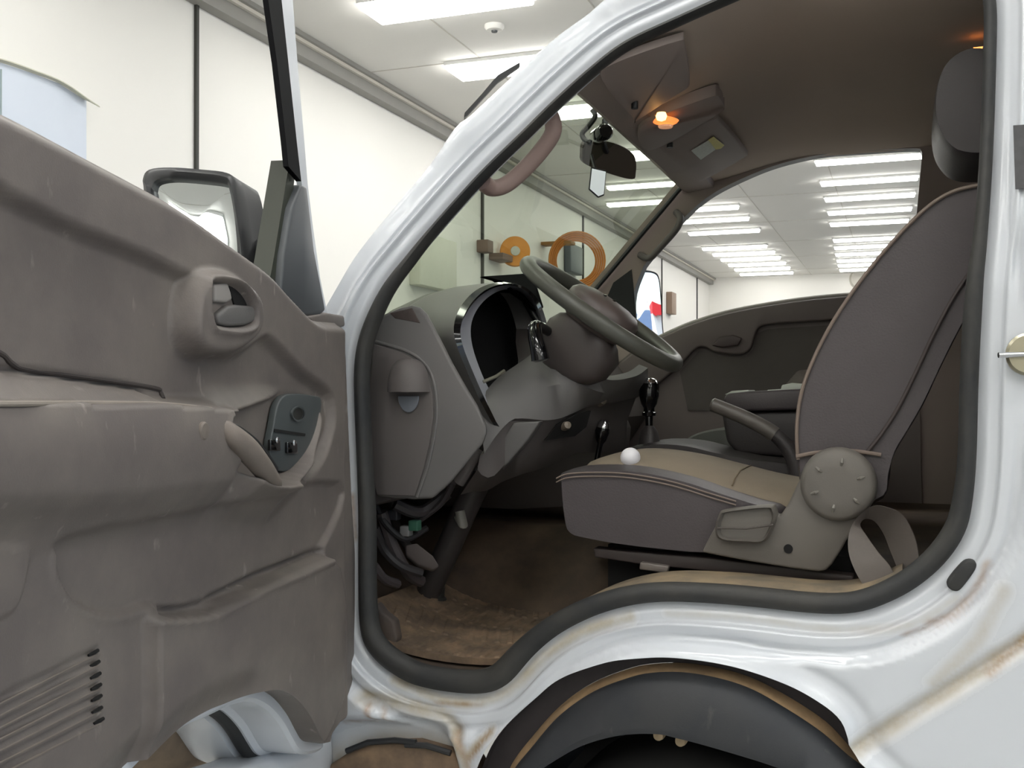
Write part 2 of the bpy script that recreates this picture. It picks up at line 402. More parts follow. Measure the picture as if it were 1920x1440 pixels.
tag(MB().box((LX, p[1]-.08, p[2]-.24), (LX+.12, p[1]+.35, p[2]+.2)).build('wall_sign', plain('sign_brown', (140, 118, 100), .6), bevel=.01), 'small brown box on the white wall beside the far door mirror', 'wall box')
p = P(1613, 523, FY-.05)
o = MB().revolve([(0, .1), (.2, .09), (.24, .05), (.25, 0)], (p[0], FY, p[2]), (0, -1, 0)).build('wall_clock', plain('clock_grey', (196, 192, 182), .5)); tag(o, 'pale round clock high on the far end wall', 'clock')
# outdoors beyond the open side of the hall (seen only in the mirrors)
gy = np.linspace(-150, 150, 61); gx = np.linspace(110, 190, 9)
V = [(x, y, (13+1.2*math.sin(y*.03)+.5*math.sin(y*.11+1))*math.sin(math.pi*min(1, (x-108)/84)/1.3)) for x in gx for y in gy]
Fc = [(i*61+j, i*61+j+1, (i+1)*61+j+1, (i+1)*61+j) for i in range(8) for j in range(60)]
tag(mk('hills', V, Fc, plain('hill_blue', (92, 112, 140), .9, var=.2, scale=.1)), kind='structure')
o = empty('roadside_shop', (62, 18, 0)); tag(o, 'low grey building with a red band outside the hall, mirrored in the passenger mirror', 'building')
MB().box((60, 15.9, 0), (66, 22, 6.2)).build('shop_wall', plain('shop_grey', (200, 200, 200), .7), o)
MB().box((59.8, 15.9, 6.2), (66, 22, 7.0)).build('red_band', plain('band_red', (206, 40, 44), .5), o)
tag(MB().box((RX+.2, -160, -.2), (230, 160, -.02)).build('ground', plain('yard', (140, 140, 138), .8, var=.1, scale=.5)), kind='structure')
# ================================================================== the truck
TRUCK = empty('truck', (-.3, CABW/2, 0)); tag(TRUCK, 'white cab-over truck with its driver door wide open, showing a brown cab interior', 'truck')
SEAL_O = [(1273,30),(1173,77),(1107,127),(1040,187),(973,253),(907,317),(840,390),(773,467),(763,480),(720,533),(687,597),(672,640),(665,693),(666,760),
          (670,860),(673,960),(673,1093),(675,1167),(683,1207),(707,1240),(737,1263),(773,1283),(827,1295),(880,1300),(917,1297),(947,1282),(970,1257),
          (993,1230),(1040,1190),(1107,1155),(1173,1135),(1240,1127),(1330,1130),(1413,1137),(1513,1148),(1580,1150),(1630,1142),(1697,1113),(1747,1077),
          (1780,1043),(1807,1000),(1818,960),(1828,870),(1833,700),(1843,513),(1847,480),(1860,300),(1867,100),(1867,0),(1850,-60),(1790,-95),(1680,-105),(1560,-90),(1440,-45),(1350,-5)]
s3 = np.array([PS(*q) for q in SEAL_O]); SO = resample(catmull(s3[:, [0, 2]], 6, True), .012, True)     # aperture edge in (x, z)
def onside(xz, off=0.0):
    xz = np.asarray(xz, float); return np.stack([xz[:, 0], tumble(xz[:, 1])+off, xz[:, 1]], 1)
SXZ = lambda lst: np.array([PS(*q) for q in lst])[:, [0, 2]]
SIL = [(590,622),(632,545),(673,477),(740,393),(807,313),(857,240),(888,215),(1027,87),(1107,27),(1133,4),(1230,-60),(1360,-120),(1500,-165),(1700,-190),(2125,-190)]
ARCH = [(1665,1460),(1650,1440),(1600,1393),(1593,1370),(1580,1337),(1547,1307),(1480,1270),(1380,1237),(1280,1222),(1207,1223),(1140,1233),(1057,1267),(1007,1307),(957,1353),(927,1393),(907,1440),(897,1475),(890,1530)]
archc = catmull(SXZ(ARCH), 6)
outer = np.vstack([resample(catmull(SXZ(SIL), 5), .015), SXZ([(2125,1600),(1760,1560)]), resample(archc, .01), SXZ([(560,1530),(575,1200)])])
def ringoff(c2, k):                                     # shift a closed (x, z) loop inwards by k
    t = np.roll(c2, -2, 0)-np.roll(c2, 2, 0); t /= np.linalg.norm(t, axis=1)[:, None]; n = np.stack([-t[:, 1], t[:, 0]], 1)
    A = 0.5*np.sum(c2[:, 0]*np.roll(c2[:, 1], -1)-np.roll(c2[:, 0], -1)*c2[:, 1]); s = 1 if A > 0 else -1
    return c2+n*s*(k[:, None] if isinstance(k, np.ndarray) else k)
for _ in range(3): SO = .25*np.roll(SO, 1, 0)+.5*SO+.25*np.roll(SO, -1, 0)
SHUT = catmull(SXZ([(1560,1420),(1600,1395),(1680,1340),(1780,1277),(1850,1232),(1920,1187),(2000,1125),(2050,1070)]), 6)
front = catmull(SXZ(SIL[:11]), 5)
CR = catmull(SXZ([(1893,-200),(1893,60),(1890,330),(1888,395),(1897,450),(1925,560),(1950,640)]), 6); rear = np.vstack([CR, SXZ([(2100,700),(2100,-250)])])
REC = catmull(SXZ([(600,1340),(640,1330),(760,1335),(830,1350),(866,1385),(880,1460),(880,1560),(560,1560),(560,1350)]), 4, True)
STEPL = SXZ([(690,1300),(760,1320),(815,1332),(850,1345),(872,1380)])
shutpoly = np.vstack([SHUT, SXZ([(2050,1650),(1560,1650)])])
def relief(Q):                                          # door jamb folds; Y grows inwards
    d = linedist(Q, SO, True); darch = linedist(Q, archc); df = linedist(Q, front); dsh = linedist(Q, SHUT)
    h = .012*(1-ss(0, .02, d)) - .015*ss(.033, .039, d) - (.022*ss(.071, .081, d) - .006*np.exp(-((d-.062)/.005)**2))*(1-ss(1.12, 1.30, Q[:, 1])*ss(-.2, -.05, Q[:, 0]))
    h = h + .012*np.exp(-(dsh/.008)**2)*ss(-.22, -.16, Q[:, 0]) - .012*inside(Q, shutpoly)*ss(0, .018, dsh)
    h += -.012*(1-ss(0, .02, darch)) + .006*np.exp(-((darch-.035)/.012)**2)
    h += .03*(1-ss(0, .045, df))**2 + .010*np.exp(-((d-.047)/.005)**2)*ss(1.45, 1.55, Q[:, 1])
    h += -.022*ss(-.004, .022, -sdist(Q, rear)) + .05*ss(0, .03, -sdist(Q, REC)) + .01*np.exp(-(linedist(Q, STEPL)/.008)**2)
    return h
JW = .056
R_ = [ringoff(SO, -k) for k in np.linspace(0, JW, 29)]
V2, T = cdt(outer, [R_[-1]], .0065)
nS = len(SO); k0 = len(V2); VS = np.vstack([V2]+R_)
Fq = [tuple(int(i) for i in t) for t in T]
for j in range(28):
    a_, b_ = k0+j*nS, k0+(j+1)*nS
    Fq += [(a_+i, a_+(i+1) % nS, b_+(i+1) % nS, b_+i) for i in range(nS)]
hS = relief(VS)
def stains(Q):
    def st(lst):
        t = np.zeros(len(Q))
        for px, w, k in lst: t = np.maximum(t, k*np.exp(-(linedist(Q, catmull(SXZ(px), 5))/w)**2))
        return np.clip(t, 0, 1)
    return st(DIRTL), st(RUSTL)
DIRTL = [([(740,1275),(830,1312),(900,1316),(960,1290),(1010,1240),(1090,1185),(1180,1158)], .011, .9), ([(1250,1150),(1400,1158),(1560,1180),(1700,1170),(1790,1120)], .008, .35),
         ([(1605,1392),(1700,1330),(1790,1275),(1870,1222),(1930,1185)], .013, .9), ([(1750,1270),(1830,1190),(1880,1100)], .012, .5), ([(690,1300),(800,1330),(850,1350),(880,1420),(900,1480)], .014, .9),
         ([(880,1420),(905,1390),(930,1365)], .008, 1.0), ([(640,1440),(760,1410),(860,1440)], .04, 1.0), ([(700,1480),(860,1480)], .05, 1.0)]
RUSTL = [([(1740,1165),(1790,1145),(1835,1090),(1850,1050)], .006, .7), ([(1700,1185),(1760,1165)], .004, .5), ([(1850,1250),(1900,1205),(1930,1180)], .006, .6), ([(700,1318),(710,1345)], .005, .8), ([(725,1322),(732,1350)], .004, .7),
         ([(640,1355),(700,1350)], .004, .6), ([(865,1370),(890,1425)], .008, .7), ([(885,1425),(925,1368)], .005, .8), ([(660,930),(664,1010)], .004, .7), ([(820,1318),(900,1322)], .004, .5)]
ob = mk('body_side', onside(VS)+np.stack([0*hS, hS, 0*hS], 1), Fq, W_PAINT, TRUCK, sharp=None)
bm = bmesh.new(); bm.from_mesh(ob.data)
vv = [v for v in bm.verts if not v.is_boundary]; cz = np.array([(v.co.x+ORG['truck'][0], v.co.z) for v in vv]); dd = linedist(cz, SO, True)
vv = [v for v, d_ in zip(vv, dd) if d_ > .052 and v.co.z > 1.25]
for _ in range(8): bmesh.ops.smooth_vert(bm, verts=vv, factor=.5, use_axis_x=False, use_axis_y=True, use_axis_z=False)
bm.to_mesh(ob.data); bm.free()
co = np.zeros(len(ob.data.vertices)*3); ob.data.vertices.foreach_get('co', co); co = co.reshape(-1, 3)+ORG['truck']
for an, av in zip(('dirt', 'rust'), stains(co[:, [0, 2]])):
    at = ob.data.attributes.new(an, 'FLOAT', 'POINT'); at.data.foreach_set('value', np.array(av, dtype=np.float32))
# inward return of the opening (painted flange)
rA = onside(SO, .010); rB = onside(SO, .055)
MB().loft([rA, rB]).build('opening_flange', W_PAINT, TRUCK)
# rubber seal around the opening: bulb and lip
prof = [(-.002, .012), (.001, -.006), (.006, -.012), (.012, -.012), (.017, -.004), (.019, .006), (.019, .016), (.015, .028), (.006, .032)]
lowk = 1+.50*np.exp(-((SO[:, 1]-.73)/.10)**2)+.30*ss(1.2, 1.0, SO[:, 1])+.38*ss(1.62, 1.40, SO[:, 1])-.32*ss(1.52, 1.66, SO[:, 1])*ss(-.15, -.40, SO[:, 0])
rings = []
SOs = SO.copy()
for a, b in prof:
    q = ringoff(SO, 1.0)-SO; rings.append(onside(SO+q*(a*lowk)[:, None], b))
MB().loft(rings).build('door_seal', RUBBER, TRUCK, sharp=60)
# scuff plate inside the sill
sill = [i for i in range(len(SO)) if SO[i, 1] < 1.02 and SO[i, 0] > -.74]
sl = SO[sill]; sl = sl[np.argsort(sl[:, 0])]; sl = sl[sl[:, 0] < .0]
MB().loft([np.c_[sl[:, 0], np.full(len(sl), .04), sl[:, 1]+.028], np.c_[sl[:, 0], np.full(len(sl), .06), sl[:, 1]+.034], np.c_[sl[:, 0], np.full(len(sl), .16), sl[:, 1]+.03]], False).build('sill_plate', dusty('sill_dirt', (110, 100, 86), (160, 140, 112), .7, .8, 10), TRUCK)
# roof skin and drip edge
ro = resample(catmull(SXZ(SIL[6:]), 5), .03); ro = ro[ro[:, 0] > -.655]; roofr = []
for t in np.linspace(0, 1, 14):
    y = .0+t; zc = .05*math.sin(math.pi*t)
    roofr.append(np.c_[ro[:, 0]-.03*math.sin(math.pi*t), tumble(ro[:, 1])+t*(CABW-2*tumble(ro[:, 1])), ro[:, 1]+zc+.004])
MB().loft(roofr, False).build('roof', W_PAINT, TRUCK)
# front pillar, driver side: return surface to the windscreen
fr = resample(catmull(SXZ(SIL[:9]), 6), .02)
MB().loft([onside(fr, .03), onside(fr, .045)+np.array([-.004, 0, 0]), onside(fr, .085)+np.array([-.006, 0, -.004]), onside(fr, .09)+np.array([.02, 0, -.02])], False).build('front_pillar', W_PAINT, TRUCK)
# wheel arch: rubber splash guard and the dark well
IN = [(1680,1495),(1640,1475),(1560,1445),(1480,1428),(1430,1412),(1380,1397),(1320,1380),(1280,1370),(1240,1362),(1173,1365),(1107,1383),(1057,1410),(1013,1440),(985,1470),(965,1510),(955,1560)]
a = resample(archc, .02); n = len(a)
TANL = catmull(SXZ([(1662,1472),(1634,1444),(1592,1412),(1572,1394),(1535,1362),(1472,1320),(1408,1284),(1345,1264),(1280,1254),(1220,1256),(1175,1267),(1112,1293),(1050,1338),(1002,1394),(964,1442),(949,1482),(938,1540)]), 6)
ic = catmull(SXZ(IN), 6)
def rs(c, n): 
    L = np.r_[0, np.cumsum(np.linalg.norm(np.diff(c, axis=0), axis=1))]; t = np.linspace(0, L[-1], n); return np.stack([np.interp(t, L, c[:, k]) for k in (0, 1)], 1)
A_, T_, I_ = rs(archc, 70), rs(TANL, 70), rs(ic, 70)
MB().loft([onside(A_, -.012), onside(A_, .02), onside(A_*.2+T_*.8, .02)], False).build('arch_groove', plain('arch_groove_dark', (48, 43, 45), .7, var=.3, scale=40), TRUCK)  # dark groove colour with random mottling
MB().loft([onside(A_*.2+T_*.8, .018), onside(A_*.08+T_*.92, .0), onside(T_, -.006), onside(T_*.97+I_*.03, -.010)], False).build('arch_bead', dusty('bead_tan', (150, 126, 98), (196, 164, 124), .7, 1.0, 14), TRUCK)
MB().loft([onside(T_*.97+I_*.03, -.010), onside(T_*.9+I_*.1, -.02), onside(T_*.6+I_*.4, -.036), onside(T_*.15+I_*.85, -.05), onside(I_, -.046), onside(I_, .02), onside(I_, .5)], False).build('splash_guard', FLAP, TRUCK)
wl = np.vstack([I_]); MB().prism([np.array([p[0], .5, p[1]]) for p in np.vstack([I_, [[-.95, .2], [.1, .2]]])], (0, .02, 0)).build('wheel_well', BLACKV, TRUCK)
FWH = empty('front_wheel', (-.40, .2, 0), TRUCK)
MB().revolve([(.17, -.10), (.20, -.115), (.265, -.118), (.295, -.105), (.31, -.08), (.313, 0), (.31, .08), (.295, .105), (.20, .115), (.17, .10)], (-.40, .22, .311), (0, 1, 0), 64).build('tyre', plain('tyre_rubber', (26, 25, 24), .85, var=.2, scale=30), FWH)
MB().revolve([(0, -.06), (.05, -.06), (.06, -.045), (.13, -.04), (.16, -.07), (.172, -.10), (.172, .10)], (-.40, .22, .311), (0, 1, 0), 40).build('rim', plain('rim_grey', (120, 122, 124), .4, .6), FWH)
for px, py in ((1236, 1377), (1277, 1388)):
    p = PS(px, py, .06); MB().revolve([(0, -.012), (.009, -.01), (.011, 0), (.011, .03)], p, (0, 1, 0), 16).build('guard_clip', plain('clip_tan', (170, 150, 120), .5), TRUCK)
# step tread under the opening
ST = [(640,1420),(700,1395),(780,1392),(850,1412),(878,1450),(885,1520),(600,1520),(610,1440)]
st = np.array([PS(*q, -.016) for q in ST])
MB().prism(list(st), (0, .1, 0)).build('step_tread', dusty('step_dirt', (104, 88, 74), (150, 124, 98), .8, .8, 14), TRUCK, bevel=.008)
for pts in ([(650,1408),(690,1392),(740,1388),(780,1392)], [(760,1396),(800,1398),(845,1412)]):
    MB().tube([PS(a_, b_, -.018) for a_, b_ in pts], .006, 8).build('step_slot', BLACKP, TRUCK)
# rear post fittings
c = [PS(*q, -.022) for q in [(1777,1090),(1780,1104),(1795,1109),(1808,1098),(1828,1070),(1830,1056),(1818,1051),(1803,1058)]]
MB().prism([np.array(q) for q in catmull(c, 4, True)], (0, .03, 0)).build('rubber_plug', RUBBER, TRUCK, bevel=.004)
STK = plain('sticker_dark', (62, 62, 64), .5, var=.5, scale=60)
c = [PS(*q, -.0395) for q in [(1900,235),(1945,232),(1948,352),(1904,354)]]
sk = MB().prism(c, (0, .004, 0)).build('post_label', STK, TRUCK)
c = PS(1930, 664, -.042)
MB().revolve([(0, -.004), (.03, -.004), (.034, 0), (.034, .012)], c, (0, 1, 0), 28).build('striker_plate', STEEL, TRUCK)
a0 = PS(1926, 664, -.050); a1 = PS(1872, 666, -.062)
MB().tube([a0, (a0+a1)/2, a1], .0045, 10).build('door_striker', CHROME, TRUCK)
# wiper parked at the front pillar
w = [PS(888,215,.06), PS(920,180,.05), PS(950,146,.05), PS(992,118,.06)]
w = [np.array(p)+np.array([-.02, 0, 0]) for p in w]
MB().loft([[w[0]+[0,0,-.004], w[1]+[0,0,-.006], w[2]+[0,0,-.007], w[3]+[0,0,-.005]], [w[0]+[0,0,.006], w[1]+[0,0,.006], w[2]+[0,0,.008], w[3]+[0,0,.004]],
           [w[0]+[-.01,.02,.006], w[1]+[-.006,.012,.006], w[2]+[-.006,.012,.008], w[3]+[-.006,.012,.004]], [w[0]+[-.01,.02,-.004], w[1]+[-.006,.012,-.006], w[2]+[-.006,.012,-.007], w[3]+[-.006,.012,-.005]]], False, loop=True).build('wind_deflector', BLACKP, TRUCK)
# ------------------------------------------------------------------ the open driver's door
DOOR = empty('driver_door', DH+np.array([0, 0, .7]), TRUCK)
PDL = lambda lst, n=0.0: np.array([PD(a, b, n) for a, b in lst])
uend = 1.13
top = PDL([(-260,95),(-80,178),(0,213),(80,254),(165,300),(250,345),(330,390),(430,460),(490,505),(530,548),(580,597),(613,604),(643,606)])
right = PDL([(646,640),(649,720),(653,820),(658,930),(664,1020),(670,1100),(672,1200),(664,1270),(640,1340),(608,1386)])
archd = PDL([(600,1390),(582,1393),(567,1389),(556,1372),(540,1342),(520,1316),(500,1300),(475,1291),(440,1298),(400,1316),(360,1332),(307,1365),(227,1442),(140,1530),(-60,1700)])
archd = catmull(archd, 5); top = catmull(top, 4)
zb = archd[-1, 1]
outl = resample(np.vstack([top, right, archd, [[top[0, 0]+.0, zb]], [[top[0, 0]+.0, top[0, 1]-.25]]]), .009, True)
BAS0 = catmull(np.array([PD(*q) for q in [(418,790,.05),(436,845,.06),(462,888,.06),(490,904,.055),(530,906,.05),(566,887,.042),(592,847,.034),(607,797,.03),(608,748,.026)]]), 4, True)
CUP = catmull(PDL([(397,530),(430,528),(455,538),(474,562),(480,590),(476,608),(455,616),(420,614),(400,600)], .042), 4, True)
V2, T = cdt(outl, [], .0044, [(BAS0, .013, .0021), (CUP, .007, .0019)])
# panel relief n(u, z)
n = np.zeros(len(V2))
INS = catmull(PDL([(-300,240),(0,377),(100,425),(210,468),(300,508),(340,528),(356,545),(362,585),(362,640),(385,668),(430,668),(470,640),(490,640),(540,690),(556,704),(590,728),(606,750),(607,800),(594,846),(566,886),(528,905),(490,904),(462,888),(438,846),(420,795),(400,768),(300,755),(-300,740)]), 3, True)
sI = sdist(V2, INS); n += .024*ss(-.007, .009, sI)
# armrest: sloped ledge, nose, belly
lo_ = PDL([(-400,620),(0,662),(20,680),(45,692),(120,702),(290,728),(305,745)], .03); ed = PDL([(-400,755),(0,757),(280,757),(400,766)], .05)
zl = np.interp(V2[:, 0], lo_[::-1, 0], lo_[::-1, 1]); ze = np.interp(V2[:, 0], ed[::-1, 0], ed[::-1, 1])
bot = PDL([(-400,1020),(0,1006),(150,1000),(300,985),(430,955),(540,950),(600,900),(632,820)], .05); zbm = np.interp(V2[:, 0], bot[::-1, 0], bot[::-1, 1])
uR = PD(400, 850, .05)[0]
fadeu = ss(PD(446, 800, .04)[0], PD(408, 800, .04)[0], V2[:, 0])
t = np.clip((V2[:, 1]-zbm)/(ze-zbm), -1, 2)
face = np.where(t <= 1, .046+.024*np.sin(np.clip(1.25-t, 0, 1)*math.pi*.8)**.8, 0)*ss(-.22, .34, t)
ledge = np.where(t > 1, .002+.044*np.clip(1-(V2[:, 1]-ze)/np.maximum(zl-ze, .004), 0, 1)**1.0, 0)
arm = (face+ledge)*fadeu
# right part of the belly carries on below the pull handle
ur = ss(PD(640, 900, .02)[0], PD(520, 900, .03)[0], V2[:, 0])
face2 = (.046+.02*np.sin(np.clip(t, 0, 1)*math.pi))*ss(-.22, .30, t)*ss(1.25, .8, t)*ur
n = np.maximum(n*ss(.05, -.02, arm), 0)+np.maximum(arm, face2*(1-fadeu)+arm*fadeu)
# groove above the ledge
n -= .010*np.exp(-(linedist(V2, lo_[1:])/.0035)**2)
# handle boss
BOSS = catmull(PDL([(372,545),(385,518),(420,512),(460,528),(486,560),(490,600),(480,630),(450,655),(405,665),(375,650),(364,610)], .035), 4, True)
sb = sdist(V2, BOSS); n = n + (.042-n)*ss(.010, -.008, sb)
sc_ = sdist(V2, CUP); n -= .013*ss(.001, -.005, sc_)
n += .005*np.exp(-((sc_-.006)/.004)**2)
# pull handle pocket
BAS = catmull(np.array([PD(*q) for q in [(418,790,.05),(436,845,.06),(462,888,.06),(490,904,.055),(530,906,.05),(566,887,.042),(592,847,.034),(607,797,.03),(608,748,.026),(592,733,.022),(540,728,.01),(500,745,.0),(450,765,.01)]]), 4, True)
sbs = sdist(V2, BAS); n = n+(.001-n)*ss(.005, -.007, sbs)
n += .005*np.exp(-((sbs-.008)/.006)**2)*ss(PD(500, 760)[1], PD(500, 800)[1], V2[:, 1])
# switch panel seat
SWP = PDL([(523,752),(545,736),(590,740),(604,748),(600,790),(585,840),(566,878),(545,884),(522,884),(505,850),(512,800)], .016)
# lower pocket and embossed shapes
PK = PDL([(290,1160),(350,1156),(400,1148),(450,1122),(500,1096),(560,1072),(620,1045),(634,1060),(648,1130),(642,1310),(560,1500),(290,1500)], .034)
spk = sdist(V2, PK); n += .022*ss(.004, -.006, spk)*ss(PD(655, 1150)[0], PD(600, 1150)[0], V2[:, 0])
n -= .020*np.exp(-(linedist(V2, PDL([(312,1146),(350,1145),(400,1136),(446,1112),(496,1085),(556,1060),(612,1036)], .026))/.0065)**2)
n += .006*np.exp(-(linedist(V2, PDL([(296,1163),(350,1160),(400,1152),(450,1126),(500,1100),(560,1076),(622,1048)], .036))/.007)**2)
RC = catmull(PDL([(105,1045),(108,1080),(125,1115),(150,1142),(195,1160),(240,1158),(288,1142),(420,1130),(520,1080),(610,1030),(640,900),(300,960),(115,1000)], .022), 4, True)
n -= .010*ss(.0, -.012, sdist(V2, RC))
n += .004*np.exp(-((linedist(V2, PDL([(105,1045),(108,1080),(125,1115),(150,1142),(195,1160),(240,1158),(288,1142)], .022))/.006)**2))
EM = catmull(PDL([(-120,1024),(0,1026),(46,1026),(58,1040),(56,1070),(36,1138),(0,1160),(-120,1200)], .024), 3, True); n += .005*ss(.002, -.003, sdist(V2, EM))
# speaker slots
SL0 = [(185,1219),(187,1240),(189,1262),(190,1283),(191,1304),(192,1326),(195,1347)]
for px, py in SL0: n -= .006*np.exp(-(linedist(V2, PDL([(px,py),(px-300,py+153)], .022))/.0026)**2)
# rounded outer edge, flange on the hinge side, bottom roll over the wheel cut-out
de = linedist(V2, np.vstack([top, right])); n -= .022*(1-ss(0, .022, de))**2
da = linedist(V2, archd); n -= .02*(1-ss(0, .05, da))*ss(PD(470, 1290)[0], PD(400, 1310)[0], V2[:, 0])
n -= .012*ss(PD(628, 800)[0], PD(640, 800)[0], V2[:, 0])
n += .02*np.exp(-((V2[:, 0]-PD(628, 1200)[0])/.012)**2)*ss(PD(600, 1050)[1], PD(600, 1200)[1], V2[:, 1])*.3
def nd(px, py):
    k = .03
    for _ in range(8):
        u, z = PD(px, py, k); k = .5*k+.5*n[np.argmin((V2[:, 0]-u)**2+(V2[:, 1]-z)**2)]
    return k
def DP(px, py, lift=0.0):
    k = nd(px, py)+lift; return DW(*PD(px, py, k), k)
Wd = np.array([DW(u, z, k) for (u, z), k in zip(V2, n)])
mk('door_trim', Wd, T, TRIM, DOOR, sharp=None)
# steel shell: rim all round and the outer skin
n_edge = -.024
rim = outl
ctr = rim.mean(0)
def rimring(k, nn):
    q = ringoff(rim, k); return [DW(u, z, nn) for u, z in q]
karc = ss(.05, .02, linedist(rim, archd))
def kk(base, arch): return base*(1-karc)+arch*karc
DT = .165
ne = n_edge*(1-karc)+(-.002)*karc
def rimr(k, nn):
    q = ringoff(rim, k); return [DW(u, z, float(x)) for (u, z), x in zip(q, np.broadcast_to(nn, len(q)))]
shell = MB().loft([rimr(kk(.004, .006), ne), rimr(kk(-.001, -.014), ne), rimr(kk(-.002, -.020), ne-.006), rimr(kk(-.002, -.020), n_edge-.045), rimr(kk(.0, -.028), n_edge-.053), rimr(kk(.0, -.028), n_edge-.084), rimr(kk(-.002, -.038), n_edge-.09), rimr(kk(-.002, -.046), n_edge-.15), rimr(kk(.004, -.042), n_edge-DT)])
edge_n = np.array([n[np.argmin((V2[:, 0]-u)**2+(V2[:, 1]-z)**2)] for u, z in rim])
MB().loft([rimr(0*karc, edge_n), rimr(.0015+0*karc, np.minimum(edge_n-.004, ne-.001))]).build('trim_edge', TRIM, DOOR)
k = len(shell.V)
Vb, Tb = cdt(ringoff(rim, kk(.004, -.042)), [], .05); shell.add([DW(u, z, n_edge-DT-.02*math.sin(max(0, min(1, (z-.7)/.8))*math.pi)) for u, z in Vb], Tb)
shell.build('door_shell', W_PAINT, DOOR)
ar = resample(archd, .012)[4:]
arn = ringoff(rim, 0.0)
ar2 = ringoff(rim, kk(0., -.024))[[i for i in range(len(rim)) if karc[i] > .5]]
MB().tube([DW(u, z, n_edge-.070) for u, z in ar2], .014, 10).build('door_edge_seal', RUBBER, DOOR)
ar3 = ringoff(rim, kk(0., -.036))[[i for i in range(len(rim)) if karc[i] > .5]]; cen3 = np.array([ar3[:, 0].max()+.0, ar3[:, 1].min()])
def shr(k): return ar3+(cen3-ar3)*k
MB().loft([[DW(u, z, n_edge-DT+.002) for u, z in shr(0)], [DW(u, z, n_edge-DT-.01) for u, z in shr(.05)], [DW(u, z, n_edge-DT-.05) for u, z in shr(.10)], [DW(u, z, n_edge-DT-.16) for u, z in shr(.16)], [DW(u, z, n_edge-DT-.17) for u, z in shr(-.05)]], False).build('door_lower_lip', dusty('lip_dirt', (120, 104, 90), (150, 132, 110), .8, .8, 12), DOOR)
MB().prism([DW(*PD(a_, b_, -.04), -.04) for a_, b_ in [(440,1452),(500,1432),(560,1402),(598,1384),(628,1346),(634,1440),(610,1530),(440,1530)]], DN*-.12).build('door_foot', W_PAINT, DOOR, bevel=.03)
# speaker slots are real recesses; black tubes paint the shade at their ends
for px, py in SL0:
    MB().tube([DP(px-1, py, .0006), DP(px-9, py+5, .0004), DP(px-19, py+10, 0)], np.array([.0022, .0026, .0016]), 6).build('speaker_slot_shade', BLACKV, DOOR)
    MB().tube([DP(px-3-k*16, py+8+k*8.16, 0) for k in range(17)], .0014, 6).build('speaker_slot_lip', TAN, DOOR)
# inside release handle
hb = lambda lst, nn: [DW(*PD(a_, b_, nn), nn) for a_, b_ in lst]
MB().prism(hb([(430,573),(445,571),(480,574),(483,585),(478,603),(462,610),(430,612),(412,608),(410,590)], .040), DN*-.014).build('door_handle', TRIMC, DOOR, bevel=.005)
MB().prism(hb([(404,533),(428,530),(434,548),(437,562),(425,568),(404,566)], .036), DN*-.02).build('lock_tab', plain('tab_grey', (150, 145, 141), .45), DOOR, bevel=.004)
MB().prism(hb([(428,531),(455,540),(470,560),(477,574),(440,572)], .0315), DN*-.004).build('handle_cup_shade', BLACKV, DOOR)  # black plate paints the shade inside the handle cup
# switch plate with dial and two window switches
sw = catmull(SWP, 4, True); cs = sw.mean(0)
MB().prism([DW(*q, .016) for q in (sw-cs)*.97+cs], DN*-.013).build('switch_plate', SWITCHP, DOOR, bevel=.0025)
c = PD(556, 776, .016)
e1 = [DW(c[0]+.030*math.cos(t), c[1]+.013*math.sin(t), .0168) for t in np.linspace(0, 2*math.pi, 28, endpoint=False)]
e2 = [DW(c[0]+.026*math.cos(t), c[1]+.0105*math.sin(t), .0172) for t in np.linspace(0, 2*math.pi, 28, endpoint=False)]
MB().loft([e1, [np.array(p)+DN*.004 for p in e1], [np.array(p)+DN*.003 for p in e2]]).build('dial_rim', SWITCHP, DOOR)
MB().prism(e2, DN*-.001).build('dial_face', plain('dial_dark', (46, 46, 44), .5), DOOR)
MB().prism([DW(*PD(a_, b_, .0172), .0172) for a_, b_ in [(514,804),(572,813),(571,818),(514,810)]], DN*.001).build('switch_gap', BLACKV, DOOR)
for (px, py) in ((518, 832), (550, 837)):
    q = [(px-10,py-8),(px+8,py-7),(px+9,py+14),(px-10,py+13)]
    MB().prism([DW(*PD(a_, b_, .022), .022) for a_, b_ in q], DN*-.006).build('window_switch', GLOSSB, DOOR, bevel=.002)
    p = DW(*PD(px+2, py-7, .0235), .0235); MB().revolve([(0, .003), (.004, .002), (.0055, 0)], p, DN, 14).build('switch_tip', CHROME, DOOR)
gl = catmull([DP(a_, b_, .0) for a_, b_ in [(-60,640),(0,662),(20,680),(45,692),(120,702),(200,713),(290,728),(300,735),(306,748)]], 5)
MB().tube(gl, .0032, 8).build('armrest_gap_shade', plain('gap_shade', (58, 52, 50), .8), DOOR)  # dark tube paints the shade in the groove above the ledge
gl = catmull([DP(a_, b_, .0005) for a_, b_ in [(-60,757),(60,757),(160,756),(280,757),(340,761),(396,767)]], 5)
MB().tube(gl, .0030, 8).build('armrest_highlight', plain('highlight_pale', (140, 131, 122), .5), DOOR)  # pale tube paints the highlight along the armrest's front edge
# pull handle strap
st = catmull([DW(*PD(a_, b_, nn), nn) for a_, b_, nn in [(414,802,.055),(432,815,.070),(455,834,.077),(480,862,.078),(500,888,.072),(512,908,.055)]], 5)
MB().tube(st, np.r_[np.linspace(.014, .017, 13), np.linspace(.017, .014, len(st)-13)], 12).build('pull_handle', TAN, DOOR)
gp = catmull([DW(*PD(a_, b_, .045), .045) for a_, b_ in [(425,795),(450,806),(478,828),(500,855),(517,880)]], 4)
MB().tube(gp, .005, 8).build('handle_gap', BLACKP, DOOR)
p = DP(383, 808, .001); MB().revolve([(0, .003), (.010, .002), (.012, 0), (.012, -.01)], p, DN, 20).build('screw_cap', TAN, DOOR)
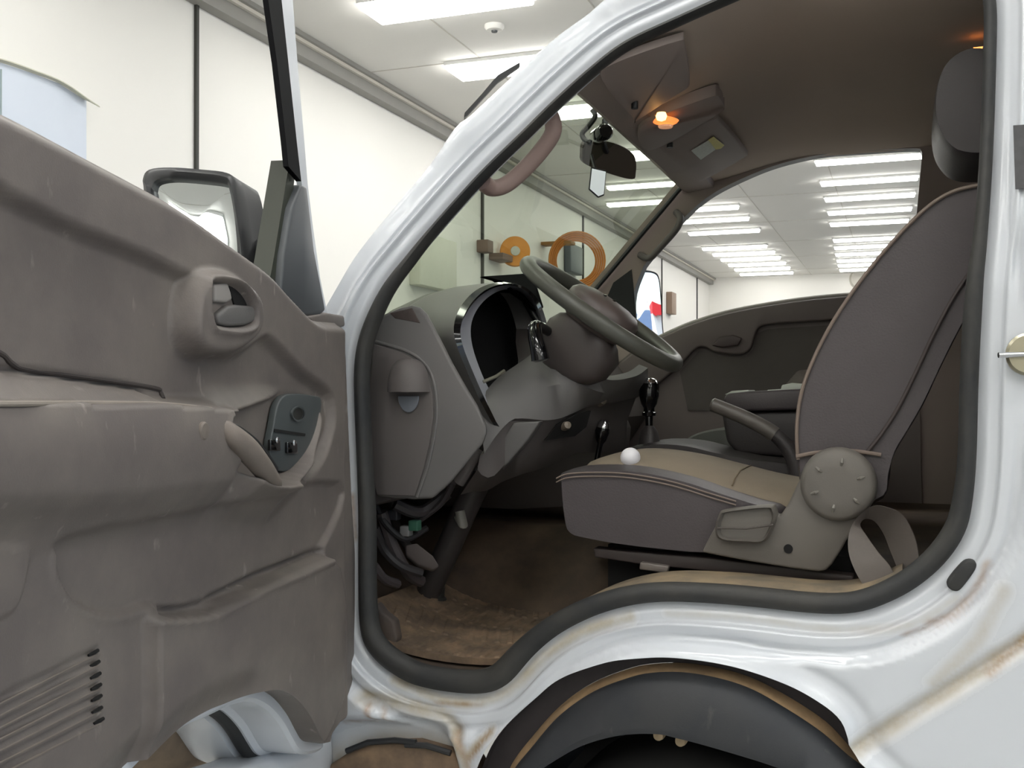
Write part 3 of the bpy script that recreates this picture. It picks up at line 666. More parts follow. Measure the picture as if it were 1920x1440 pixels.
# window frame of the door: black inner channel, white skin edge, corner sail panel
def band(name, L, R, n0, n1, mat, bev=.003):
    mb = MB(); A = [DW(*PD(a_, b_, n0), n0) for a_, b_ in L]; B = [DW(*PD(a_, b_, n0), n0) for a_, b_ in R]
    d_ = DN*(n1-n0); mb.loft([A, B, [b+d_ for b in B], [a_+d_ for a_ in A]], False, loop=True); return mb.build(name, mat, DOOR)
band('window_frame', [(492,-120),(503,0),(520,120),(537,270),(541,312)], [(520,-120),(528,0),(541,120),(557,270),(565,340)], -.012, -.022, plain('frame_black', (17, 17, 19), .75, spec=.15))
band('window_frame_skin', [(516,-120),(526,0),(540,120),(556,270),(566,345),(574,420),(590,520),(600,590)], [(544,-120),(549,0),(558,120),(571,270),(577,345),(586,420),(600,520),(613,585)], -.024, -.034, W_PAINT)
band('window_channel', [(543,300),(527,400),(514,480),(505,530)], [(556,300),(545,400),(536,480),(530,552)], -.025, -.06, plain('channel_green_black', (52, 55, 46), .6))
MB().prism([DW(*PD(a_, b_, -.012), -.012) for a_, b_ in [(566,346),(576,350),(590,470),(611,582),(600,592),(570,592),(528,545),(533,480),(548,390)]], DN*-.03).build('sail_panel', GREYP, DOOR, bevel=.005)
# hinge-side top cap
MB().prism([DW(*PD(a_, b_, -.01), -.01) for a_, b_ in [(572,594),(612,586),(646,592),(648,612),(612,622)]], DN*-.05).build('hinge_cover', TRIM, DOOR, bevel=.005)
# mirror outside the door
MIR = empty('door_mirror', DW(.1, 1.5, -.2), TRUCK)
def plane_pts(lst, O, N): return [PP(a_, b_, O, N) for a_, b_ in lst]
mN = np.array([.122, -.963, .24]); mN /= np.linalg.norm(mN); mO = PP(365, 400, DH+np.array([-.22, -.08, 0]), DN)
ho = catmull(plane_pts([(270,360),(268,335),(280,318),(320,314),(380,318),(425,324),(440,340),(452,400),(470,520),(478,600),(300,600),(276,460)], mO, mN), 4, True)
gi = catmull(plane_pts([(287,370),(285,352),(293,338),(325,333),(380,337),(420,343),(430,355),(440,410),(446,480),(452,590),(318,590),(294,460)], mO, mN), 4, True)
cen = ho.mean(0)
mb = MB().loft([(gi-mN*.012), gi, (gi*.5+ho*.5)+mN*.006, ho, (ho-cen)*1.03+cen-mN*.03, (ho-cen)*.98+cen-mN*.07+np.array([.02, 0, 0]), (ho-cen)*.75+cen-mN*.11, (ho-cen)*.3+cen-mN*.13])
mb.build('mirror_housing', BLACKP, MIR, sharp=60)
gc = gi.mean(0); MB().loft([(gi-gc)*k_+gc+mN*(.003*(1-k_*k_)-.010) for k_ in (1, .85, .7, .55, .4, .25, .12, .01)]).build('mirror_glass', MIRROR, MIR, sharp=None)
arm = [DW(*PD(520, 480, -.05), -.05), PP(497, 470, mO-mN*.05, mN), PP(470, 470, mO-mN*.06, mN)]
MB().tube(arm, .022, 12).build('mirror_arm', BLACKP, MIR)
# ------------------------------------------------------------------ cab lining
def part(name, parent=TRUCK, loc=(0, 0, 0)): return empty(name, loc, parent)
SOtop = SO[SO[:, 1] > 1.8]
def zap(x):
    c = SOtop[np.abs(SOtop[:, 0]-x) < .03]; return c[:, 1].max()-.012 if len(c) else 2.1
gx = np.linspace(-.645, .34, 34); gy = np.linspace(.085, CABW-.10, 30)
V = []
for x in gx:
    zc = 1.948+.125*float(ss(-.645, -.22, x)); zd = max(min(zap(x), 2.12), 1.9); zp = 1.945+.062*float(ss(-.645, -.25, x))
    if x < -.6: zd = 1.948
    for y in gy:
        s = (y-.76)/.67; wd = float(ss(-.55, -1.0, s)); wp = float(ss(.35, 1.0, s))
        z = zc+(zd-zc)*wd+(zp-zc)*wp
        yy = y + (float(tumble(z))+.015-.085)*float(ss(-.6, -1.0, s))
        V.append((x, yy, z))
Fc = [(i*30+j, i*30+j+1, (i+1)*30+j+1, (i+1)*30+j) for i in range(33) for j in range(29)]
HL = MB().add(V, Fc).build('headliner', HEADL, TRUCK)
hv = np.array(V).reshape(34, 30, 3)
def hz(x, y):
    i = np.argmin(np.abs(gx-x)); j = np.argmin(np.abs(gy-y)); return hv[i, j, 2]
def onhead(px, py, drop=.0):                 # pixel ray down onto the headliner
    lo, hi = .05, 1.6; best = None
    for Y in np.linspace(.05, 1.45, 281):
        p = P(px, py, Y)
        if -.66 < p[0] < .34:
            e = p[2]-(hz(p[0], p[1])-drop)
            if best is None or abs(e) < best[0]: best = (abs(e), p)
    return best[1]
# strip of plastic along the windscreen header
e0 = hv[0]; e1 = hv[3]
MB().loft([e0+[-.012, 0, .012], e0+[-.012, 0, -.014], e0+[.004, 0, -.022], e1+[-.005, 0, -.018], e1+[0, 0, .004]], False).build('windscreen_header', HEADP, TRUCK)
# sun visors, folded up against the lining
def slab(name, px, drop, th, mat, parent, bevel=.006, sm=4):
    q = [onhead(a, b, drop) for a, b in px]; q = catmull(q, sm, True) if sm else q
    return MB().prism(list(q), (0, 0, -th)).build(name, mat, parent, bevel=bevel)
v = part('sun_visor', TRUCK, (-.5, .35, 1.98)); tag(v, 'visor above the driver seat')
slab('visor_board', [(1128,135),(1150,105),(1270,62),(1282,72),(1293,135),(1288,152),(1260,170),(1196,212),(1186,208)], .012, .016, HEADP, v, .005)
p = onhead(1190, 197, .03); MB().tube([p+[0, 0, .02], p, p+[0, 0, -.008]], .008, 10).build('visor_pivot', BLACKP, v)
v = part('sun_visor', TRUCK, (-.5, 1.1, 1.98)); tag(v, 'visor above the passenger seat with a warning sticker')
slab('visor_board', [(1232,262),(1245,250),(1335,213),(1350,218),(1397,275),(1392,287),(1318,328),(1302,322)], .012, .016, HEADP, v, .005)
p = onhead(1256, 271, .03); MB().tube([p+[0, 0, .02], p, p+[0, 0, -.008]], .008, 10).build('visor_pivot', BLACKP, v)
lift = np.array([0, 0, -.017])
for nm, px, c in (('visor_sticker', [(1296,282),(1331,261),(1343,279),(1314,299)], (214, 220, 212)), ('visor_sticker', [(1328,262),(1338,256),(1358,272),(1352,278),(1342,280)], (212, 200, 90))):
    q = [onhead(a, b, .031) for a, b in px]; MB().prism(q, (0, 0, -.001)).build(nm, plain('sticker', c, .5, var=.15, scale=120), v, bevel=0)
# overhead lamp between the visors
v = part('map_lamp', TRUCK, (-.55, .68, 1.97))
slab('lamp_console', [(1196,235),(1215,205),(1330,160),(1350,163),(1356,178),(1350,192),(1262,243),(1215,262)], .0, .028, HEADP, v, .008)
q = onhead(1244, 226, .032)
MB().revolve([(0, -.010), (.022, -.008), (.032, -.002), (.036, .004)], q, (.15, 0, 1), 28).build('lamp_lens', emit('lens_warm', (255, 140, 60), .9, (230, 180, 140)), v)
q = onhead(1240, 218, .044)
MB().revolve([(0, -.012), (.010, -.008), (.013, 0), (.010, .008), (0, .01)], q, (0, 0, 1), 20).build('bulb', emit('bulb_warm', (255, 190, 110), 4.0, (255, 210, 150)), v)
q = onhead(1248, 236, .044)
MB().revolve([(0, -.006), (.016, -.004), (.018, 0)], q, (0, 0, 1), 20).build('lens_reflector', emit('reflector_warm', (240, 160, 110), .35, (230, 200, 180)), v)
# second lamp at the rear edge of the roof
q = P(1834, 88, .62); MB().revolve([(0, -.01), (.008, -.006), (.010, 0)], q, (0, -.3, 1), 16).build('rear_lamp', emit('rear_lamp_warm', (255, 150, 70), 2.2), TRUCK)
# closing panels: back wall, firewall, forward sides
CARPET = plain('cab_carpet', (34, 31, 30), .9, var=.15, scale=30)
MB().box((.355, .06, .75), (.375, CABW-.02, 2.06)).build('cab_back', CARPET, TRUCK)
MB().box((.376, .005, .55), (.395, CABW, 2.06)).build('cab_rear_wall', W_PAINT, TRUCK)
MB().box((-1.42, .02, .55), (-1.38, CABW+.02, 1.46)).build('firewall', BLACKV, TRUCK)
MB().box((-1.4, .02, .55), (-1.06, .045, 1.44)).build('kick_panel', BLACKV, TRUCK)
# far side of the cab with its window opening
FX = lambda lst, off=0.0: np.array([PF(*q, off) for q in lst])
far_out = FX([(1060,600),(1112,530),(1190,436),(1268,343),(1278,326),(1330,285),(1420,250),(1560,222),(1760,205)])[:, [0, 2]]
far_out = np.vstack([far_out, [[.36, 2.06], [.36, .75], [-1.4, .75], [-1.4, 1.3]]])
win = FX([(1186,566),(1203,508),(1216,487),(1262,431),(1300,391),(1340,361),(1400,331),(1460,308),(1540,290),(1640,282),(1716,278),(1728,284),(1727,310),(1714,450),(1702,556),(1620,552),(1500,563),(1380,583),(1300,606),(1240,632),(1195,655)])[:, [0, 2]]
winc = resample(catmull(win, 4, True), .015, True)
def onfar(xz, off): return np.stack([xz[:, 0], CABW-tumble(xz[:, 1])-off, xz[:, 1]], 1)
belt = FX([(1060,760),(1150,690),(1195,655),(1240,632),(1300,606),(1380,583),(1500,563),(1620,552),(1720,546),(1760,545)])[:, [0, 2]]; belt = catmull(belt, 5)
V2, T = cdt(far_out, [winc], .02); c = V2[T].mean(1)
T = T[~((c[:, 1] < np.interp(c[:, 0], belt[:, 0], belt[:, 1])-.015) & (c[:, 0] < .03))]
mk('far_side_lining', onfar(V2, .0), T, HEADP, TRUCK, sharp=50)
PDOOR = part('passenger_door', TRUCK, (-.4, CABW, .8))
dout = np.vstack([belt[belt[:, 0] < .045]+[0, .004], [[.045, .8], [-1.3, .8], [-1.3, belt[0, 1]]]])
V2, T = cdt(dout, [], .0085)
off = .004+.03*ss(.02, -.02, sdist(V2, FX([(1500,700),(1640,690),(1640,760),(1440,770)])[:, [0, 2]]))
mk('door_trim', onfar(V2, 0)-np.stack([0*off, off, 0*off], 1), T, DARKP, PDOOR, sharp=50)
padp = [(1150,700),(1200,655),(1240,634),(1300,608),(1380,585),(1500,565),(1620,554),(1690,549),(1720,556),(1720,586),(1650,595),(1540,602),(1445,609),(1424,616),(1416,634),(1408,655),(1388,665),(1345,661),(1325,652),(1306,655),(1272,690),(1200,745),(1150,760)]
padc = catmull(np.array([PF(a, b, .006) for a, b in padp]), 4, True)
MB().prism(list(padc), (0, -.026, 0)).build('door_pad', DARKP, PDOOR, bevel=.007)
ins = FX([(1275,697),(1312,657),(1330,657),(1348,668),(1400,668),(1412,655),(1420,625),(1440,617),(1650,604),(1650,690),(1500,700),(1430,770),(1290,770)], .006)
MB().prism(list(ins), (0, -.003, 0)).build('door_insert', DARKI, PDOOR)
hd = [PF(a, b, .036) for a, b in [(1335,648),(1350,632),(1375,628),(1392,634),(1385,648),(1355,652)]]
MB().prism(hd, (0, -.010, 0)).build('door_handle', plain('handle_dark', (74, 62, 62), .5), PDOOR, bevel=.004)
sill_l = catmull(FX([(1195,655),(1240,632),(1300,606),(1380,583),(1500,563),(1620,552),(1712,547)]), 5)
MB().tube(sill_l+[0, -.004, .002], .007, 8).build('window_sill', plain('sill_grey', (150, 146, 140), .5), PDOOR)
MB().loft([onfar(winc, 0), onfar(winc, -.05)]).build('far_window_frame', BLACKP, TRUCK)
sp_ = [PF(a, b, .004) for a, b in [(1128,580),(1150,530),(1184,505),(1190,560),(1196,640),(1130,640)]]
MB().prism(sp_, (0, .01, 0)).build('sail_panel', BLACKP, PDOOR)
# far pillar's handle
h_ = catmull([PF(a, b, o_) for a, b, o_ in [(1268,398,.0),(1276,410,.035),(1268,430,.045),(1240,462,.045),(1218,484,.04),(1200,478,.0)]], 5)
MB().tube(h_, .011, 10).build('far_grab_handle', TRIMD, TRUCK)
# near pillar's handle
h_ = catmull([PS(a, b, o_) for a, b, o_ in [(1020,205,.06),(1034,222,.09),(1036,250,.10),(1010,288,.11),(975,325,.11),(945,348,.10),(920,352,.085),(905,340,.05)]], 6)
MB().tube(h_, np.full(len(h_), .0175), 14).build('near_grab_handle', PINKT, TRUCK)
# windscreen
zt, zb_ = 1.95, 1.43; rows = []
for t in np.linspace(0, 1, 12):
    z = zb_+(zt-zb_)*t; xs = -1.165+.515*t; y0 = float(tumble(z))+.07; y1 = CABW-float(tumble(z))-.015
    rows.append([(xs-.09*(1-.75*t)*(1-(2*s-1)**2), y0+(y1-y0)*s, z) for s in np.linspace(0, 1, 20)])
MB().loft(rows, False).build('windscreen', WINDG, TRUCK)
ed_ = [r[-1] for r in rows]; MB().tube([np.array(p)+[0.004, -.002, 0] for p in ed_], .007, 8).build('windscreen_seal', BLACKP, TRUCK)
# rear-view mirror on the header
rv = part('rearview_mirror', TRUCK, (-.7, .72, 1.85))
O = P(1142, 300, .74); N_ = np.array([.62, -.62, -.48]); N_ /= np.linalg.norm(N_)
q = catmull([PP(a, b, O, N_) for a, b in [(1092,288),(1096,268),(1112,263),(1150,268),(1182,284),(1192,300),(1192,325),(1186,336),(1150,328),(1098,308)]], 4, True); cq = q.mean(0)
MB().loft([q, (q-cq)*1.02+cq-N_*.012, (q-cq)*.9+cq-N_*.028, (q-cq)*.4+cq-N_*.034], True, True).build('mirror_shell', plain('mirror_shell', (78, 70, 65), .5), rv)
MB().prism(list((q-cq)*.93+cq+N_*.0008), -N_*.001).build('mirror_face', plain('mirror_painted_reflection', (84, 77, 71), .55, spec=.3), rv)  # brown face colour stands in for the reflected dark cab lining
a_ = cq-N_*.02; b_ = onhead(1150, 232, 0); MB().tube([a_, (a_+b_)/2+[-.02, 0, 0], b_+[-.02, 0, .01]], .008, 8).build('mirror_stem', BLACKP, rv)
# passenger door mirror outside
pm = part('passenger_mirror', TRUCK, (-.84, CABW+.2, 1.6))
n_ = np.array([.84, -.54, .0]); n_ /= np.linalg.norm(n_); O = P(1213, 562, CABW+.2)
g = catmull([PP(a, b, O, n_) for a, b in [(1186,600),(1184,540),(1190,516),(1205,511),(1225,513),(1234,524),(1238,560),(1240,600),(1238,650),(1186,650)]], 4, True); cg = g.mean(0)
MB().loft([g, (g-cg)*1.06+cg+n_*.002, (g-cg)*1.12+cg-n_*.02, (g-cg)*.9+cg-n_*.07, (g-cg)*.3+cg-n_*.09], True, True).build('mirror_housing', BLACKP, pm)
MB().loft([(g-cg)*k_+cg+n_*(.0012*(1-k_*k_)+.001) for k_ in (1, .85, .7, .55, .4, .25, .12, .01)]).build('mirror_glass', MIRROR, pm, sharp=None)
MB().tube([cg-n_*.05+[0, 0, -.1], np.array([-.86, CABW-.01, 1.5])], .02, 8).build('mirror_arm', BLACKP, pm)
# a dash camera and a small round-cornered mirror that hang by the header
DC = empty('dash_camera', P(1125, 262, .585)); tag(DC, 'black dash camera on the windscreen above the rear-view mirror', 'dash camera')
p0 = P(1127, 252, .585)
MB().revolve([(0, -.035), (.015, -.035), (.020, -.028), (.020, .03), (.016, .036), (0, .036)], p0, (.55, -.8, 0), 24).build('camera_body', GLOSSB, DC)
MB().revolve([(.0, .04), (.012, .039), (.014, .03)], p0, (-.55, .8, 0), 20).build('lens', BLACKV, DC)
MB().tube(catmull([P(1110, 206, .585), P(1116, 218, .585), P(1104, 236, .585), P(1092, 250, .585), P(1096, 262, .585), P(1108, 268, .585)], 5), .0065, 8).build('camera_cable', BLACKP, DC)
BM = empty('blind_spot_mirror', P(1122, 340, .61)); tag(BM, 'small bright mirror with a black rim hanging under the rear-view mirror', 'small mirror')
n_ = np.array([.41, -.90, -.10]); n_ /= np.linalg.norm(n_); O = P(1122, 340, .61)
g = [PP(a, b, O, n_) for a, b in [(1110,316),(1136,322),(1132,364),(1122,368),(1106,354)]]; cg = np.mean(g, 0)
MB().prism([(p-cg)*1.12+cg-n_*.002 for p in g], -n_*.01).build('mirror_frame', BLACKP, BM, bevel=.002)
MB().prism(g, -n_*.002).build('mirror_pane', MIRROR, BM)
MB().tube([cg+[-.005, 0, .03], cg+[-.02, .01, .075]], .004, 8).build('mirror_hook', BLACKP, BM)
# ------------------------------------------------------------------ dashboard
DB = part('dashboard', TRUCK, (-1.0, .75, 1.2))
cap = [(700,600),(722,588),(748,577),(772,572),(788,576),(800,588),(822,630),(848,682),(872,724),(895,762),(911,800),(912,812),(905,832),(880,862),(845,905),(812,935),(775,937),(706,931),(694,880),(690,720)]
capc = PL(cap, .095)
MB().prism(capc, (-.012, .035, 0)).build('dash_end', TRIMC, DB, bevel=.008)
# raised bezel on the end face
bz = PL([(704,640),(725,646),(760,657),(790,675),(808,700),(817,735),(819,780),(812,830),(800,880),(782,932)], .094)
MB().tube(catmull(bz, 5), .0035, 8).build('bezel_ridge', TRIMC, DB)
bzf = PL([(702,645),(725,651),(758,662),(786,680),(803,703),(812,737),(814,780),(807,830),(795,880),(778,930),(708,928),(697,880),(695,720)], .0945)
MB().prism(bzf, (0, -.004, 0)).build('bezel_face', TRIMD, DB, bevel=.002)
# side demister nozzle: hood over a recess
c = P(768, 735, .09); hoodp = []
for t in np.linspace(0, 1, 9):
    a = t*math.pi/2; w_ = .046*math.cos(a)**.6 if t < 1 else .004
    hoodp.append([c+np.array([w_*math.cos(b), -.046*math.sin(b)*math.cos(a*.92)**.6, .068*math.sin(a)]) for b in np.linspace(0, math.pi, 13)])
MB().loft(hoodp, False).add([p for p in hoodp[0]], [tuple(range(13))]).build('nozzle_hood', TRIMD, DB)
rc = [c+np.array([.024*math.cos(t), -.003, -.008-.034*abs(math.sin(t))]) for t in np.linspace(0, math.pi, 14)]
MB().prism(rc, (0, -.004, 0)).build('nozzle_recess', plain('nozzle_grey', (112, 116, 124), .35), DB, bevel=.002)
# grille on the corner of the dash top
MB().prism(PL([(730,587),(772,577),(788,606),(740,597)], .0935), (0, .02, 0)).build('demister_grille', plain('grille_brown', (70, 60, 57), .7, var=.3, scale=120), DB, bevel=.002)
# body of the dash: lower middle run and full section on the far side
def sect(pts, Y): return [np.array([x, Y, z]) for x, z in pts]
full = [(-1.36,1.40),(-1.2,1.455),(-1.0,1.47),(-.93,1.462),(-.88,1.38),(-.80,1.27),(-.79,1.225),(-.84,1.15),(-.93,1.06),(-1.1,1.03),(-1.36,1.03)]
mid = [(-1.36,1.40),(-1.28,1.42),(-1.16,1.40),(-1.06,1.34),(-1.03,1.30),(-1.0,1.27),(-.97,1.24),(-.97,1.16),(-1.0,1.08),(-1.1,1.05),(-1.36,1.05)]
cen = [(-1.36,1.40),(-1.2,1.46),(-1.0,1.475),(-.88,1.46),(-.82,1.38),(-.76,1.27),(-.73,1.2),(-.74,1.10),(-.78,1.0),(-1.0,.98),(-1.36,.98)]
MB().loft([sect(mid, .13), sect(mid, .30), sect(mid, .62), sect(mid, .76), sect(cen, .84), sect(cen, 1.04), sect(full, 1.12), sect(full, CABW-.02)], True, True).build('dash_body', TRIMD, DB, bevel=0)
MB().loft([[( -1.37, y, 1.39) for y in (.05, CABW-.03)], [(-1.25, y, 1.43) for y in (.08, CABW-.05)], [(-1.14, y, 1.43) for y in (.1, CABW-.05)]], False).build('dash_top', TRIMD, DB)
# instrument binnacle
O = np.array([-.86, 0, 1.25]); N_ = np.array([1, 0, .25])
R0 = [(936,806),(908,766),(880,706),(856,646),(851,612),(862,578),(886,549),(916,533),(950,529),(981,537),(1005,560),(1020,596),(1028,640),(1026,690),(1005,735),(965,780)]
R2 = [(934,802),(911,763),(884,704),(862,646),(861,612),(877,578),(900,553),(926,539),(953,535),(980,544),(1000,566),(1013,600),(1020,640),(1017,685),(998,725),(962,765)]
R3 = [(940,748),(921,735),(903,700),(886,650),(883,612),(893,583),(912,560),(935,546),(956,543),(978,551),(996,573),(1006,604),(1011,640),(1008,680),(992,712),(962,738)]
def rg(px, dx=0.0): return catmull([PP(a, b, O+np.array([dx, 0, 0]), N_) for a, b in px], 4, True)
r0, r2, r3 = rg(R0), rg(R2), rg(R3, -.03); c0 = r0.mean(0)
back = []
for k, (dx, sc_, dz) in enumerate(((0, 1, 0), (-.05, .96, -.001), (-.12, .88, -.004), (-.22, .70, -.016), (-.34, .5, -.05))):
    q = (r0-c0)*np.array([0, sc_, 1])+c0; q = q.copy(); q[:, 1] += (1-sc_)*.26; q[:, 0] = r0[:, 0]+dx; q[:, 2] += dz; back.append(q)
MB().loft(back).build('binnacle_hood', TRIMC, DB)
MB().loft([r0+[.0, 0, 0], (r0*.5+r2*.5)+[.010, 0, 0], r2+[.004, 0, 0]]).build('binnacle_rim', GLOSSB, DB)
MB().loft([r2+[.004, 0, 0], (r2*.4+r3*.6)+[-.006, 0, 0], r3]).build('binnacle_bezel', plain('bezel_silver_grey', (165, 166, 178), .35), DB)
q = r3+[-.055, 0, 0]; MB().loft([r3, q]).add(list(q), [tuple(range(len(q)))]).build('instrument_cluster', plain('cluster_black', (9, 9, 11), .85, spec=.1), DB)
MB().tube([P(906, 716, .34), P(930, 706, .36), P(946, 695, .38)], .004, 8).build('cluster_trim', plain('cluster_trim', (120, 116, 104), .3), DB)
# lower cover panel under the wheel, with hatch and pocket
def crv(l): return resample(catmull([P(a, b, y) for a, b, y in l], 8), .012)
def fit(l, n=40):
    c = catmull([P(a, b, y) for a, b, y in l], 10); L = np.r_[0, np.cumsum(np.linalg.norm(np.diff(c, axis=0), axis=1))]; t = np.linspace(0, L[-1], n)
    return np.stack([np.interp(t, L, c[:, k]) for k in range(3)], 1)
A0 = fit([(900,780,.27),(925,742,.33),(948,716,.36),(985,690,.38),(1010,672,.40),(1035,648,.40),(1065,655,.42),(1100,690,.44),(1140,712,.5),(1190,706,.62),(1215,690,.74)])
A1 = fit([(905,825,.26),(930,790,.30),(955,755,.33),(990,735,.34),(1025,725,.35),(1060,720,.37),(1095,725,.40),(1125,735,.46),(1150,738,.54),(1185,730,.66),(1215,715,.76)])
B = fit([(908,850,.26),(932,815,.29),(960,787,.325),(988,785,.34),(1018,788,.36),(1048,785,.39),(1080,772,.43),(1105,760,.49),(1130,757,.57),(1165,752,.68),(1200,742,.78)])
B1 = B+np.array([-.012, .004, -.006])
C_ = fit([(900,880,.27),(912,894,.28),(930,893,.29),(955,868,.33),(990,846,.37),(1025,836,.41),(1060,824,.45),(1090,805,.50),(1115,795,.58),(1150,790,.70),(1180,790,.80)])
D_ = fit([(880,930,.32),(900,925,.33),(930,922,.36),(960,905,.40),(1000,890,.44),(1035,880,.48),(1070,865,.52),(1100,850,.56),(1130,850,.64),(1160,850,.74),(1190,850,.84)])
MB().loft([A0+[-.03, .03, .01], A0, A1, B], False).build('column_panel', TRIMC, DB, sharp=60)
MB().loft([B, B1, C_+[-.006, 0, 0], D_+[-.03, .02, 0]], False).build('knee_panel', TRIMD, DB)
MB().prism(PL([(905,880),(963,792),(1012,790),(990,824),(952,868),(928,890)], .325), (0, .03, 0)).build('fuse_hatch', TRIMC, DB, bevel=.004)
MB().prism([P(a, b, y) for a, b, y in [(1022,826,.385),(1045,796,.39),(1085,775,.42),(1108,770,.47),(1100,800,.48),(1078,818,.44)]], (-.01, .02, 0)).build('dash_pocket', BLACKV, DB)
for px, py, y, r in ((1062, 798, .40, .010), (1128, 752, .56, .011)):
    p = P(px, py, y); MB().revolve([(0, .012), (r*.8, .010), (r, 0), (r, -.015)], p, (.6, -.8, .2), 18).build('dash_button', plain('button', (120, 110, 98), .4), DB)
# ------------------------------------------------------------------ steering
WC = np.array([-.645, .425, 1.478]); e_ = np.array([.813, 0, -.583]); f_ = np.array([0, 1.0, 0]); n_ = np.array([.583, 0, .813])
e_ /= np.linalg.norm(e_); n_ /= np.linalg.norm(n_)
SW = part('steering_wheel', TRUCK, WC)
rim_ = [WC+.199*(math.cos(t)*e_+math.sin(t)*f_) for t in np.linspace(0, 2*math.pi, 72, endpoint=False)]
MB().tube(rim_, .0185, 16, True).build('rim', plain('wheel_leather', (78, 78, 71), .38, bump=.1), SW)
pad = []
for s, k in ((-.045, .75), (-.03, .95), (-.005, 1.0), (.012, .97), (.024, .85), (.031, .6), (.034, .25)):
    pad.append([WC+n_*(s+.004)+k*(.088*math.copysign(abs(math.cos(t))**.75, math.cos(t))*e_+.082*math.copysign(abs(math.sin(t))**.75, math.sin(t))*f_) for t in np.linspace(0, 2*math.pi, 40, endpoint=False)])
MB().loft(pad, True, True).build('hub_pad', plain('hub_brown', (84, 74, 71), .42, var=.1), SW)
def spoke(a0, a1):
    mb = MB(); rr = []
    for k, (r, w_, t_) in enumerate(((.05, .032, .014), (.12, .026, .011), (.19, .022, .009))):
        d_ = math.cos(a0)*e_+math.sin(a0)*f_; s_ = -math.sin(a0)*e_+math.cos(a0)*f_; p = WC+d_*r+n_*(-.024+.02*k/2)
        rr.append([p+s_*w_+n_*t_*.4, p+s_*w_*.5+n_*t_, p-s_*w_*.5+n_*t_, p-s_*w_+n_*t_*.4, p-s_*w_*.7-n_*t_, p+s_*w_*.7-n_*t_])
    mb.loft(rr, True, True).build('spoke', plain('spoke_dark', (70, 62, 60), .45), SW)
for a in (math.radians(80), math.radians(-80), math.radians(0)): spoke(a, 0)
for k, (de, df) in enumerate(((-.012, -.018), (.006, .004))):
    c = WC+n_*.0385+e_*de+f_*df
    MB().tube([c+e_*.0-f_*.010+n_*-.001, c+e_*.003+n_*.001, c-e_*.002+f_*.010-n_*.001], .0022, 8).build('hub_emblem', CHROME, SW)
SCOL = part('steering_column', TRUCK, WC-n_*.15)
sh = []
for s, a, b, de in ((-.03, .045, .05, 0), (-.05, .075, .062, 0), (-.075, .092, .066, .004), (-.12, .088, .064, .004), (-.15, .07, .055, 0), (-.165, .045, .04, -.005)):
    sh.append([WC+n_*s+e_*de+a*math.copysign(abs(math.cos(t))**.6, math.cos(t))*e_+b*math.copysign(abs(math.sin(t))**.6, math.sin(t))*f_ for t in np.linspace(0, 2*math.pi, 36, endpoint=False)])
MB().loft(sh, True, True).build('column_shroud', plain('shroud_brown', (74, 67, 65), .5), SCOL, sharp=60)
st = catmull([P(1040, 630, .385), P(1022, 618, .36), P(1005, 612, .33), P(1004, 630, .31), P(1010, 655, .30), P(1014, 678, .30)], 5)
MB().tube(st, np.r_[np.linspace(.009, .014, 11), np.linspace(.015, .020, len(st)-12), [.012]], 12).build('column_stalk', GLOSSB, SCOL)
st = [P(1040, 632, .44), P(1025, 616, .40), P(1000, 606, .34), P(985, 600, .30)]
MB().tube([P(994, 611, .33), P(1000, 614, .33), P(1005, 617, .33)], .0115, 10).build('stalk_band', CHROME, SCOL)
MB().tube([P(905, 885, .44), P(870, 960, .44), P(835, 1040, .44), P(800, 1118, .46)], .030, 16).build('column_shaft', plain('shaft_dark', (58, 54, 54), .5), SCOL)
MB().tube([P(862, 958, .40), P(868, 984, .40), P(860, 968, .41)], .012, 10).build('shaft_clamp', plain('clamp', (120, 118, 112), .35), SCOL)
p = P(803, 1128, .47)
MB().revolve([(.0, .05), (.032, .045), (.036, .02), (.05, .012), (.055, 0)], p, (.25, 0, 1), 26).build('shaft_boot', RUBBER, SCOL)
# navigation tablet on the dash
NT = empty('navigation_tablet', P(960, 575, .72)); tag(NT, 'black navigation tablet on the dashboard top behind the steering wheel', 'tablet')
q = [P(a, b, y) for a, b, y in [(906,518,.60),(995,512,.86),(1004,528,.88),(1020,576,.86),(1008,588,.84),(985,560,.70),(940,528,.64)]]
MB().prism(q, (-.02, .02, 0)).build('tablet_body', plain('tablet_black', (8, 8, 10), .8, spec=.05), NT, bevel=.003)
MB().tube([P(985, 565, .82), P(1000, 590, .82), P(1015, 612, .82)], .010, 10).build('tablet_mount', BLACKP, NT)
# pedals, harness under the dash
PE = part('brake_pedal', TRUCK, P(790, 1040, .35))
MB().tube(catmull([P(735, 940, .40), P(745, 990, .38), P(770, 1030, .36), P(800, 1046, .35)], 5), .010, 10).build('pedal_arm', plain('pedal_steel', (80, 76, 74), .5), PE)
MB().prism(PL([(760,1022),(782,1018),(812,1042),(824,1062),(812,1068),(785,1060),(762,1040)], .34), (-.012, .02, -.01)).build('pedal_pad', plain('pedal_rubber', (112, 104, 102), .6), PE, bevel=.004)
HN = part('dash_harness', TRUCK, P(740, 1000, .4))
for k, pts in enumerate(([(705,950,.3),(725,985,.3),(760,1010,.33),(800,990,.38)], [(702,990,.25),(720,1030,.28),(750,1060,.3),(790,1075,.34)], [(740,945,.3),(775,960,.33),(800,955,.36),(840,925,.38)],
                         [(850,905,.35),(830,940,.36),(800,965,.36),(770,985,.36)], [(700,1060,.2),(720,1085,.24),(745,1095,.3)], [(715,960,.3),(735,1020,.33),(765,1075,.36),(790,1090,.4)])):
    MB().tube(catmull([P(a, b, y) for a, b, y in pts], 5), .008+.003*(k % 3), 8).build('wire_loom', plain('loom', (46+8*k, 44+7*k, 46+7*k), .55), HN)
